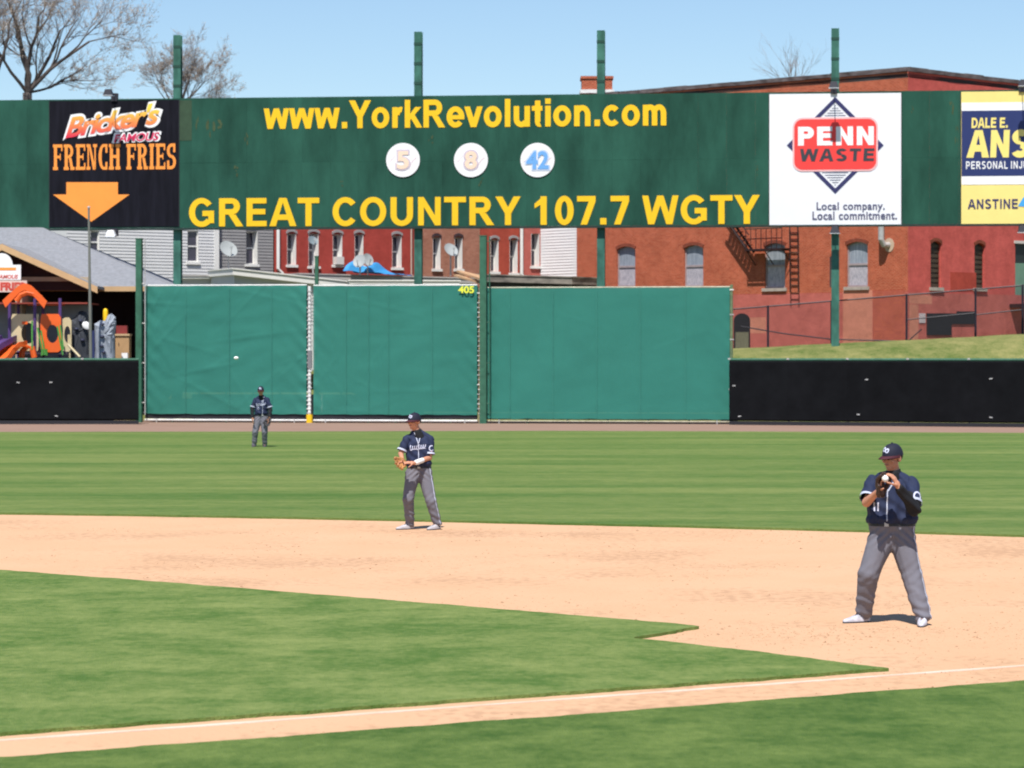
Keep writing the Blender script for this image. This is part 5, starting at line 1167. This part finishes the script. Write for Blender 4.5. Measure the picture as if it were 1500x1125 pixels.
m_maroonc = M('cap_maroon', (.06, .012, .02), .75); m_pipe = M('piping_white', (.42, .45, .55), .8); m_shoe = M('shoe_white', (.50, .50, .56), .5, .3, 14); m_sole = M('shoe_sole', (.05, .05, .06), .7); m_lthr = M('leather_brown', (.045, .022, .016), .5, .3, 10, spec=.4); m_tanl = M('leather_tan', (.42, .20, .07), .5, .25, 9, spec=.4); m_hair = M('hair_dark', (.02, .014, .011), .8); m_eye = M('eye_dark', (.02, .015, .012), .3); m_lip = M('lip', (.36, .13, .10), .5); m_belt = M('belt_black', (.016, .012, .012), .4, spec=.5); m_script = M('script_white', (.50, .52, .66), .8)
def hand(mb, wrist, dirv, palm_n, side, curl=.5, sc=1.0, open_=.02):
    """palm and five fingers; dirv points along the fingers, palm_n out of the palm, side towards the thumb"""
    d = Vector(dirv).normalized(); n = Vector(palm_n); n = (n - d * n.dot(d)).normalized(); s = d.cross(n).normalized(); s = s if s.dot(Vector(side)) > 0 else -s; w_ = Vector(wrist)
    caps(mb, w_, .026 * sc, w_ + d * .035 * sc, .030 * sc)
    for k in (-1, 0, 1): caps(mb, w_ + d * .03 * sc + s * k * .018 * sc, .017 * sc, w_ + d * .088 * sc + s * k * .026 * sc, .015 * sc)
    for i, (k, L) in enumerate(((.034, .072), (.012, .082), (-.011, .076), (-.033, .058))):
        p = w_ + d * .092 * sc + s * k * sc; r = .0095 * sc; dd = d.copy()
        for j, fr_ in enumerate((.45, .32, .25)):
            dd = (dd + n * curl * (.35 + .45 * j)).normalized(); q = p + dd * L * fr_ * sc; caps(mb, p, r, q, r * .93, 8); p = q; r *= .93
    p = w_ + d * .03 * sc + s * .03 * sc; dd = (d * .55 + s * .85 + n * .25).normalized(); r = .0125 * sc
    for j, L in enumerate((.042, .034, .028)):
        q = p + dd * L * sc; caps(mb, p, r, q, r * .9, 8); p = q; r *= .9; dd = (dd + d * .35 + n * curl * .5).normalized()
def head_forms(mb, c, yaw, tilt, sc=1.0):
    Rm = Matrix.Rotation(yaw, 3, 'Z') @ Matrix.Rotation(tilt, 3, 'X')
    def q(x, y, z): return c + Rm @ Vector((x, y, z)) * sc
    e = lambda x, y, z, r: mb.ell(q(x, y, z), Vector(r) * sc, 16, 10, Rm)
    e(0, .012, .030, (.074, .094, .088)); e(0, -.018, -.045, (.060, .070, .070)); e(0, -.058, -.088, (.032, .028, .026)); e(0, -.078, -.006, (.044, .020, .035))
    caps(mb, q(0, -.092, .012), .009 * sc, q(0, -.110, -.022), .014 * sc, 8); e(0, -.080, .014, (.050, .014, .010)); e(0, -.083, -.055, (.026, .012, .012))
    for s in (-1, 1): e(s * .077, .012, -.012, (.012, .022, .034)); e(s * .040, -.064, -.022, (.026, .024, .024))
    return Rm, q
def cap_hat(parent, c, Rm, q, sc, logo=True, maroon=True):
    mb = MB(); N, K = 24, 8
    for k in range(K + 1):
        th = (math.pi / 2) * k / K
        for i in range(N):
            ph = 6.2832 * i / N; r_ = math.cos(th) ** .82; p = Vector((.088 * r_ * math.cos(ph), .010 + .112 * r_ * math.sin(ph), .014 + .114 * math.sin(th))); mb.v.append(tuple(c + Rm @ p * sc))
    for k in range(K):
        for i in range(N): mb.f.append((k * N + i, k * N + (i + 1) % N, (k + 1) * N + (i + 1) % N, (k + 1) * N + i)); mb.mi.append(0)
    hat = local(mb, 'cap', m_capn, parent)
    mb = MB(); n = 16; top = []
    for i in range(n + 1):
        a = math.pi * (1.0 + i / n); ex = abs(math.cos(a)) ** 2; inner = Vector((.087 * math.cos(a), .012 + .109 * math.sin(a), .026)); outer = Vector((.091 * math.cos(a), .012 + .109 * math.sin(a) - .078 * (1 - ex * .96), .012 - .010 * ex)); top.append((inner, outer))
    for dz in (0, -.006):
        for i, o_ in top: mb.v.append(tuple(c + Rm @ (i + Vector((0, 0, dz))) * sc)); mb.v.append(tuple(c + Rm @ (o_ + Vector((0, 0, dz))) * sc))
    m = 2 * (n + 1)
    for i in range(n):
        mb.f += [(2 * i, 2 * i + 1, 2 * i + 3, 2 * i + 2), (m + 2 * i, m + 2 * i + 2, m + 2 * i + 3, m + 2 * i + 1), (2 * i + 1, m + 2 * i + 1, m + 2 * i + 3, 2 * i + 3)]; mb.mi += [0] * 3
    local(mb, 'brim', m_maroonc if maroon else m_capn, hat)
    mb = MB(); mb.ell(c + Rm @ Vector((0, .014, .130)) * sc, .009 * sc, 8, 6); local(mb, 'button', m_capn, hat)
    if logo:
        for lx in (-.017, .017):
            mb = MB(); pts = []
            for i in range(13): a = 6.2832 * i / 12; pts.append(Vector((lx + .014 * math.cos(a), -.3, .080 + .016 * math.sin(a) + lx * -.3)))
            rp = [c + Rm @ p * sc for p in pts]; ribbon(hat, rp, .011 * sc, m_script, 'emblem', hat, dirv=Rm @ Vector((0, 1, 0)), off=.003)
def shoe(parent, heel, toe, sc=1.0, mat=None):
    h = Vector(heel); t_ = Vector(toe); d = (t_ - h); d.z = 0; L = d.length; d.normalize(); s = Vector((-d.y, d.x, 0)); mb = MB(); N = 20; prof = [(0, .0, 1.0), (.02, .022, 1.02), (.045, .04, .95), (.06, .07, .80)]
    def outline(k, shrink):
        a = 6.2832 * k / N; x = .5 - .5 * math.cos(a); wd = (.034 + .014 * math.sin(math.pi * min(1, x * 1.15)) + .006 * x) * math.copysign(abs(math.sin(a)) ** .6, math.sin(a)); return x, wd * shrink
    rows = [(0.0, .96), (.018, 1.0), (.034, 1.0), (.052, .92), (.070, .72), (.080, .40)]
    for z, sh in rows:
        for k in range(N):
            x, wd = outline(k, sh); zz = z
            if z > .03: zz = .03 + (z - .03) * (1.15 if x < .45 else max(.25, 1.15 - (x - .45) * 1.9))
            xx = .5 + (x - .5) * (1 if z < .04 else .97 - (z - .04) * 2.0); p = h + d * L * xx + s * wd; mb.v.append((p.x, p.y, h.z + zz))
    for i in range(len(rows) - 1):
        for k in range(N): mb.f.append((i * N + k, i * N + (k + 1) % N, (i + 1) * N + (k + 1) % N, (i + 1) * N + k)); mb.mi.append(0)
    mb.f.append(tuple((len(rows) - 1) * N + k for k in range(N))); mb.mi.append(0); mb.f.append(tuple(range(N))[::-1]); mb.mi.append(0)
    sh = local(mb, 'shoe', mat or m_shoe, parent)
    mb = MB()
    for z, k2 in ((-.002, 1.0), (.014, 1.03)):
        for k in range(N): x, wd = outline(k, k2); p = h + d * L * (.5 + (x - .5) * 1.02) + s * wd; mb.v.append((p.x, p.y, h.z + z))
    for k in range(N): mb.f.append((k, (k + 1) % N, N + (k + 1) % N, N + k)); mb.mi.append(0)
    mb.f.append(tuple(range(N))); mb.mi.append(0); local(mb, 'sole', m_sole, sh, False)
    mb = MB()
    for k in range(3):
        p = h + d * L * (.52 + .09 * k); mb.tube([p - s * .028 + Vector((0, 0, .068 - .012 * k)), p + Vector((0, 0, .083 - .015 * k)), p + s * .028 + Vector((0, 0, .068 - .012 * k))], .004, 5)
    local(mb, 'laces', m_sole, sh)

def player(loc, label, J, sc, build, voxel, look):
    """J: joints in metres about the feet, x right in the picture, y away from the camera, z up"""
    t = thing('person', loc, label, 'person', 'fielders in navy jerseys'); V = {k: Vector(v) for k, v in J.items() if isinstance(v, tuple) and len(v) == 3}
    bw, bd = build
    # --- body: one continuous skin
    b = MB(); c = V['head']; Rm, q = head_forms(b, c, look[0], look[1], sc); caps(b, V['neck'] - Vector((0, 0, .04)), .062 * sc, c + Vector((0, .018, -.045)), .056 * sc)
    caps(b, V['waist'], .10 * bw, V['chest'], .105 * bw); caps(b, V['shL'] - Vector((0, 0, .02)), .038, V['shR'] - Vector((0, 0, .02)), .038); caps(b, V['hipL'], .085, V['hipR'], .085); caps(b, V['hipL'], .085, V['waist'], .1); caps(b, V['chest'], .085, V['neck'], .055)
    for s in 'LR':
        caps(b, V['sh' + s] - Vector((0, 0, .015)), .044, V['el' + s], .042); caps(b, V['el' + s], .044 * bw ** .6, V['wr' + s], .028); caps(b, V['hip' + s], .08, V['kn' + s], .052); caps(b, V['kn' + s], .055, V['an' + s], .036); caps(b, V['an' + s], .036, V['an' + s] + (V['to' + s] - V['an' + s]) * .35 - Vector((0, 0, .02)), .03)
        hd = J.get('hand' + s)
        if hd: hand(b, V['wr' + s], *hd, sc=sc * 1.04)
    body = remeshed(b, 'body', m_skin, t, voxel, 3)
    # --- face details
    for s in (-1, 1):
        mb = MB(); mb.ell(q(s * .031, -.091, -.006), Vector((.013, .006, .007)) * sc, 10, 6, Rm); local(mb, 'eye', m_eye, body)
        mb = MB(); caps(mb, q(s * .018, -.094, .010), .003 * sc, q(s * .046, -.084, .009), .003 * sc, 6); local(mb, 'eyebrow', m_hair, body)
    mb = MB(); caps(mb, q(-.020, -.094, -.055), .004 * sc, q(.020, -.094, -.055), .004 * sc, 6); local(mb, 'mouth', m_lip, body)
    mb = MB(); mb.ell(q(0, .032, .012), Vector((.080, .082, .070)) * sc, 18, 10, Rm); mb.v = [v for v in mb.v]; h_ = local(mb, 'hair', m_hair, t)
    cap_hat(t, c, Rm, q, sc)
    # --- trousers
    b = MB(); w_ = V['waist']; caps(b, w_ + Vector((-.075 * bw, 0, -.02)), .112 * bd, w_ + Vector((.075 * bw, 0, -.02)), .112 * bd); hm = (V['hipL'] + V['hipR']) / 2
    for s, k in (('L', -1), ('R', 1)):
        hp, kn, an = V['hip' + s], V['kn' + s], V['an' + s]; caps(b, w_ + Vector((k * .07 * bw, 0, -.03)), .112 * bd, hp + Vector((k * .01, 0, -.02)), .122 * bw); caps(b, hp + Vector((0, 0, -.02)), .122 * bw, kn, .092 * bw); caps(b, kn, .092 * bw, kn.lerp(an, .55), .083 * bw); caps(b, kn.lerp(an, .5), .083 * bw, an + Vector((0, 0, .015)), .074 * bw)
    caps(b, hm + Vector((0, .035, .0)), .125 * bw, hm + Vector((0, .03, .06)), .12 * bw)
    hem = min(V['anL'].z, V['anR'].z) - .055
    def fold(p):
        k = 0
        for s in 'LR':
            a, kn = V['an' + s], V['kn' + s]
            if abs(p.x - a.x) < .16 and p.z < kn.z: f_ = max(0, 1 - (p.z - a.z) / (kn.z - a.z)); k += .007 * f_ * math.sin((p.z * 62 + p.x * 24 + 3 * noise.noise(p * 8)))
            dk = (p - kn).length
            if dk < .2: k += .005 * (1 - dk / .2) * math.sin(p.z * 58 - p.x * 50)
        dh = abs(p.z - hm.z + .03)
        if dh < .14: k += .007 * (1 - dh / .14) * math.sin((p.z + abs(p.x - hm.x) * .9) * 70)
        return k + .007 * noise.noise(Vector((p.x * 9, p.y * 9, p.z * 5)))
    tr = remeshed(b, 'trousers', m_pants, t, .011, 6, fold, keep=lambda p: p.z > hem and p.z < w_.z + .022)
    # --- jersey
    b = MB(); ch, nk = V['chest'], V['neck']; shm = (V['shL'] + V['shR']) / 2
    for k in (-1, 1):
        caps(b, w_ + Vector((k * .085 * bw, -.015 * bw, .03)), .112 * bd, ch + Vector((k * .085 * bw, 0, -.03)), .122 * bd); caps(b, ch + Vector((k * .085 * bw, 0, -.03)), .122 * bd, shm + Vector((k * .09 * bw, 0, -.045)), .085)
    caps(b, w_ + Vector((0, -.02 * bw, .06)), .122 * bd, ch, .13 * bd); caps(b, V['shL'] + Vector((.02, 0, -.015)), .066, V['shR'] + Vector((-.02, 0, -.015)), .066); [caps(b, V['sh' + s].lerp(shm, .12) + Vector((0, .005, -.012)), .062, nk + Vector((0, .012, -.004)), .064) for s in 'LR']
    cuffs = {}; slv = {}
    for s in 'LR':
        sh_, el = V['sh' + s], V['el' + s]; k = J.get('slv', .82); e = sh_.lerp(el, k); bs = MB(); caps(bs, sh_ + Vector((0, 0, -.012)), .068 * bw ** .6, e, .080 * bw ** .5); caps(b, sh_ + Vector((0, 0, -.014)), .062 * bw ** .5, sh_.lerp(el, .22), .058 * bw ** .5); slv[s] = bs; cuffs[s] = (e, (el - sh_).normalized())
    def keepj(p):
        for s in 'LR':
            e, d = cuffs[s]
            ax = (p - e).dot(d); cx = w_.x + (ch.x - w_.x) * (p.z - w_.z) / (ch.z - w_.z)
            if ax > .004 and ax < .15 and (p - e - d * ax).length < .115 and ((p.x - cx) / (.085 * bw + .117 * bd)) ** 2 + ((p.y - ch.y) / (.128 * bd)) ** 2 > 1: return False
        return p.z > w_.z - .012 and not (p.z > nk.z + .03 + .35 * (p.y - nk.y))
    def foldj(p):
        k = .009 * noise.noise(Vector((p.x * 8, p.y * 8, p.z * 6))); dw = p.z - w_.z
        if dw < .22: k += .011 * (1 - dw / .22) * math.sin(p.x * 55 + 3 * noise.noise(p * 6)) + .012 * math.exp(-((dw - .04) / .03) ** 2)
        k += .006 * math.sin((p.x * .8 + p.z) * 44 + 2.5 * noise.noise(p * 5)); return k
    def keepj(p): return p.z > w_.z - .012 and not (p.z > nk.z + .03 + .35 * (p.y - nk.y))
    jr = remeshed(b, 'jersey', m_navyj, t, .010, 5, foldj, keep=keepj)
    for s in 'LR':                                   # sleeves with piped cuffs
        e, d = cuffs[s]; sv = remeshed(slv[s], 'sleeve', m_navyj, jr, .009, 4, lambda p: .006 * math.sin((p.x + p.z) * 48) * .8 + .005 * noise.noise(p * 9), keep=lambda p: (p - e).dot(d) < .012); slv[s] = sv; mb = MB(); n = 22; a = d.orthogonal().normalized(); b2 = d.cross(a); bv = bvh(sv); ring_ = []
        for z_ in (-.018, .012):
            for i in range(n):
                w2 = a * math.cos(6.2832 * i / n) + b2 * math.sin(6.2832 * i / n); o_ = e + d * z_; h = bv.ray_cast(o_ + w2 * .16, -w2, .16); p = h[0] if h[0] is not None else o_ + w2 * .076; mb.v.append(tuple(p + w2 * .009))
        for i in range(n): mb.f.append((i, (i + 1) % n, n + (i + 1) % n, n + i)); mb.mi.append(0)
        local(mb, 'cuff', m_pipe, jr)
    yw = J.get('turn', 0.0); off_x = -.03 * math.sin(yw)
    px = J.get('placket', 0.0)
    ribbon(jr, [nk + Vector((-.055 + px * .3, -.5, -.01)), ch + Vector((px, -.5, .03)), w_ + Vector((px, -.5, .02))], .012, m_pipe, 'piping', jr); ribbon(jr, [nk + Vector((.06 + px * .3, -.5, .0)), ch + Vector((px + .006, -.5, .03))], .014, m_pipe, 'piping', jr)
    if J.get('script'):
        x0, z0, ww = J['script']
        pts = []                                     # chest script, unreadable at this distance: a run of loops
        for i in range(161):
            k = i / 160; q_ = 2 * math.pi * 7.5 * k; hh = .042 if k < .12 or .44 < k < .56 else .026
            pts.append(Vector((x0 + ww * (k - .5) + .010 * math.cos(q_), -.6, z0 + ww * .12 * (k - .5) + hh * math.sin(q_ + .5))))
        ribbon(jr, pts, .011, m_script, 'script', jr)
        ribbon(jr, [Vector((x0 - ww * .5, -.6, z0 - .045)), Vector((x0 + ww * .5, -.6, z0 - .02))], .009, m_script, 'script', jr)
    if J.get('number'):
        x0, z0 = J['number']
        for dx in (0, .035): ribbon(jr, [Vector((x0 + dx, -.6, z0 + .045)), Vector((x0 + dx, -.6, z0 - .045))], .014, m_script, 'number', jr)
    if J.get('patch'):
        s = J['patch']; e = V['sh' + s].lerp(V['el' + s], .5); mb = MB(); pts = [e + Vector((.035 * math.cos(6.2832 * i / 12), -.4, .04 * math.sin(6.2832 * i / 12))) + Vector((.03, 0, 0)) for i in range(13)]; ribbon(slv[s], pts, .016, m_script, 'sleeve_patch', jr, off=.005); ribbon(slv[s], [e + Vector((.02, -.4, -.055)), e + Vector((.035, -.4, -.06))], .024, M('patch_red', (.4, .06, .09), .7), 'sleeve_patch', jr, off=.005)
    # belt, trouser stripe
    mb = MB(); n = 36; bvt = bvh(tr)
    for z_ in (-.034, .004):
        for i in range(n):
            w2 = Vector((math.cos(6.2832 * i / n), math.sin(6.2832 * i / n), 0)); o_ = w_ + Vector((0, 0, z_)); h = bvt.ray_cast(o_ + w2 * .5, -w2, .5); p = h[0] if h[0] is not None else o_ + w2 * .16; mb.v.append(tuple(p + w2 * .007))
    for i in range(n): mb.f.append((i, (i + 1) % n, n + (i + 1) % n, n + i)); mb.mi.append(0)
    bl = local(mb, 'belt', m_belt, tr); mb = MB(); p = bvt.ray_cast(w_ + Vector((px, -.5, -.015)), Vector((0, 1, 0)))[0]
    if p: mb.box(p.x - .022, p.x + .022, p.y - .016, p.y - .006, w_.z - .036, w_.z + .006); local(mb, 'buckle', m_steel, bl, False)
    for s, k in (('R', 1), ('L', -1)):
        if s in J.get('stripe', 'R'): hp, kn, an = V['hip' + s], V['kn' + s], V['an' + s]; o_ = Vector((k * .5, -.32, 0)); ribbon(tr, [hp + o_ + Vector((0, 0, .07)), kn + o_, an + o_ + Vector((0, 0, -.03))], .018, m_pipe, 'stripe', tr, dirv=(-k, .62, 0), off=.005, back=.6)
    # undershirt: collar and, where worn, long sleeves
    nd = (c + Vector((0, .018, -.045)) - nk).normalized(); nb = nk - Vector((0, 0, .04)); nd = (c + Vector((0, .018, -.045)) - nb).normalized(); mb = MB(); mb.tube([nb - nd * .10 + Vector((0, .01, 0)), nb - nd * .03, nb + nd * .03, nb + nd * .066, nb + nd * .069], [.092 * sc, .080 * sc, .0695 * sc, .0655 * sc, .060 * sc], 20, cap=False); local(mb, 'undershirt', m_under, t)
    for s in J.get('long', ''):
        mb = MB(); caps(mb, V['sh' + s].lerp(V['el' + s], .55), .068 * bw ** .5, V['el' + s], .066 * bw ** .5, 14); caps(mb, V['el' + s], .066 * bw ** .5, V['wr' + s].lerp(V['el' + s], .06), .046, 14); remeshed(mb, 'undershirt_sleeve', m_under, t, .009, 4, lambda p: .006 * math.sin(p.z * 60 + p.x * 45) + .005 * noise.noise(p * 12))
    for s in J.get('band', ''):
        mb = MB(); a, b_ = V['wr' + s], V['el' + s]; caps(mb, a.lerp(b_, .12), .040, a.lerp(b_, .5), .044, 14); local(mb, 'wrist_band', m_pw, t)
    for s in 'LR':
        d = V['to' + s] - V['an' + s]; d.z = 0; d.normalize(); h = Vector((V['an' + s].x, V['an' + s].y, 0)) - d * .075; shoe(t, h, h + d * .305 * sc, sc, J.get('shoem'))
        mb = MB(); caps(mb, V['an' + s] - Vector((0, 0, .03)), .045, V['an' + s] + Vector((0, 0, .06)), .046, 12); local(mb, 'sock', M('sock_navy', (.02, .025, .05), .85), t)
    return t, V

def glove(loc, name, label, c, fing, palm, mat, sc=1.0, lace=None):
    """baseball glove: four broad finger stalls, thumb, laced web and heel; fing along the fingers, palm out of the pocket"""
    t = thing(name, loc, label, 'baseball glove', 'fielders gloves'); d = Vector(fing).normalized(); n = Vector(palm); n = (n - d * n.dot(d)).normalized(); s = d.cross(n).normalized(); c = Vector(c); b = MB()
    def q(x, y, z): return c + (s * x + d * y + n * z) * sc
    for k in (-1, 0, 1): caps(b, q(k * .032, -.075, 0), .030 * sc, q(k * .045, .02, -.022), .030 * sc, 12)
    for k, L in ((-.066, .115), (-.030, .135), (.008, .13), (.046, .11)): caps(b, q(k * .85, .02, -.022), .022 * sc, q(k * 1.12, .02 + L * .6, -.016), .021 * sc, 10); caps(b, q(k * 1.12, .02 + L * .6, -.016), .021 * sc, q(k * 1.15, .02 + L, .022), .017 * sc, 10)
    caps(b, q(.055, -.05, .0), .030 * sc, q(.108, .03, .018), .025 * sc, 10); caps(b, q(.108, .03, .018), .025 * sc, q(.112, .095, .040), .018 * sc, 10); caps(b, q(-.06, -.07, .0), .026 * sc, q(-.075, .02, .01), .022 * sc, 10); caps(b, q(-.045, -.088, .0), .028 * sc, q(.045, -.088, .0), .028 * sc, 10)
    sh = remeshed(b, 'shell', mat, t, .006, 3)
    for k in range(4): m2 = MB(); caps(m2, q(.056, .045 + k * .025, .012), .0065 * sc, q(.110, .035 + k * .02, .030), .0065 * sc, 8); local(m2, 'web_strap', mat, t)
    for k in range(3): m2 = MB(); caps(m2, q(.070 + k * .014, .035, .022), .005 * sc, q(.066 + k * .014, .125, .024), .005 * sc, 8); local(m2, 'web_strap', mat, t)
    m2 = MB(); m2.tube([q(-.06, -.1, .022), q(0, -.108, .03), q(.06, -.1, .022)], .006 * sc, 6); local(m2, 'heel_lace', lace or m_tanl, t); return t
def ball(loc, label):
    t = thing('baseball', loc, label, 'baseball'); mb = MB(); mb.ell((0, 0, 0), .0365, 20, 14); local(mb, 'cover', M('ball_white', (.78, .77, .74), .5, .03), t)
    for s in (-1, 1):
        mb = MB(); mb.tube([Vector((s * (.012 + .012 * math.cos(2 * a)), .0, 0)) + Vector((0, math.sin(a), math.cos(a))) * .0335 for a in [6.2832 * i / 24 for i in range(25)]], .0016, 5); local(mb, 'seam', M('seam_red', (.5, .05, .05), .6), t)

# ---- nearest fielder, right
def gp(u, d): return Vector(((u - 750) / F * d, d, 0.0))
L1 = gp(1300, 29.75)
J1 = dict(head=(.045, -.03, 1.70), neck=(.07, .005, 1.545), chest=(.055, 0, 1.33), waist=(.045, .0, 1.035), shL=(-.145, .05, 1.46), shR=(.242, -.05, 1.445), elL=(-.235, -.17, 1.245), wrL=(-.135, -.37, 1.375), elR=(.235, -.29, 1.185), wrR=(.055, -.45, 1.41),
          hipL=(-.04, .0, .93), hipR=(.135, .0, .93), knL=(-.20, -.05, .515), knR=(.235, -.07, .51), anL=(-.225, .13, .085), anR=(.335, -.20, .085), toL=(-.42, .02, .03), toR=(.285, -.42, .03),
          handR=((-.45, -.02, .88), (-.85, .35, -.2), (-.2, -.9, .3), .75), handL=((.1, -.5, .8), (.9, -.3, .1), (-1, 0, 0), .5), long='R', placket=-.075, patch='R', number=(-.15, 1.20), stripe='R', slv=.80)
p1, V1 = player(L1, 'fielder nearest the camera standing on the dirt holding a dark glove to his chest', J1, 1.10, (1.22, 1.36), .0065, (R(-48), R(8)))
glove(L1, 'baseball_glove', 'dark brown glove held to the chest of the nearest fielder', (-.115, -.43, 1.415), (.05, -.15, .98), (.75, -.6, .1), m_lthr, .95, m_lthr)
ball(L1 + Vector((-.085, -.475, 1.50)), 'white baseball resting in the dark glove of the nearest fielder')
# ---- second fielder, on the far side of the infield dirt
L2 = gp(613, 45.7)
J2 = dict(head=(-.065, -.03, 1.70), neck=(-.01, .0, 1.545), chest=(.0, 0, 1.33), waist=(.01, .01, 1.0), shL=(-.175, -.02, 1.44), shR=(.18, .02, 1.43), elL=(-.275, -.08, 1.20), wrL=(-.235, -.30, 1.07), elR=(.175, -.05, 1.13), wrR=(-.055, -.33, 1.055),
          hipL=(-.085, .0, .90), hipR=(.095, .0, .90), knL=(-.16, -.09, .49), knR=(.195, -.08, .46), anL=(-.135, .06, .085), anR=(.295, .0, .085), toL=(-.34, -.07, .03), toR=(.15, -.20, .03),
          handR=((-.9, -.25, .1), (-.1, .3, -1), (0, -1, .4), .5), handL=((-.5, -.7, -.2), (.5, -.3, -.5), (0, 0, 1), .4), placket=-.0, script=(-.005, 1.30, .25), patch='R', band='R', stripe='R', slv=.80, shoem=M('shoe_grey', (.42, .40, .42), .5, .2, 12))
p2, V2 = player(L2, 'fielder in the middle distance with a tan glove at his waist on the dirt edge', J2, 1.07, (1.0, 1.03), .0075, (R(-42), R(4)))
glove(L2, 'baseball_glove', 'tan leather glove at the waist of the fielder on the dirt edge', (-.265, -.37, 1.06), (-.25, -.85, -.30), (.55, -.45, .6), m_tanl, 1.05)
# ---- far fielder in the outfield
L3 = gp(380, 85.6)
J3 = dict(head=(.045, -.07, 1.68), neck=(.06, -.02, 1.53), chest=(.055, 0, 1.31), waist=(.05, .03, .985), shL=(-.115, .0, 1.43), shR=(.235, .0, 1.43), elL=(-.21, -.03, 1.15), wrL=(-.19, -.16, .90), elR=(.325, -.03, 1.14), wrR=(.31, -.18, .88),
          hipL=(-.04, .03, .88), hipR=(.14, .03, .88), knL=(-.12, -.06, .47), knR=(.16, -.06, .47), anL=(-.155, .04, .085), anR=(.15, .08, .085), toL=(-.21, -.22, .03), toR=(.155, -.2, .03),
          handL=((.1, -.3, -.9), (.9, .2, .1), (0, -1, 0), .35), handR=((-.15, -.3, -.9), (-.9, .2, 0), (0, -1, 0), .35), long='LR', placket=.05, script=(.055, 1.29, .27), number=(-.05, 1.17), stripe='', slv=.78, shoem=M('shoe_black', (.05, .05, .065), .5, .2, 12))
p3, V3 = player(L3, 'small far fielder standing in the outfield in front of the leftmost green windscreen', J3, 1.07, (1.0, 1.02), .009, (R(-6), R(6)))
glove(L3, 'baseball_glove', 'dark glove hanging at the knee of the far outfielder', (.275, -.22, .79), (-.35, -.2, -.9), (-.6, -.75, .1), M('leather_black', (.03, .03, .035), .5, .3, 10), 1.05)
m2 = MB(); m2.ell(P(346, 524.5, 60), (.05, .04, .036), 14, 10); tag(m2.build('baseball', M('ball_white', (.78, .77, .74), .5, .03), smooth=True), 'small white baseball in flight in front of the leftmost green windscreen', 'baseball')
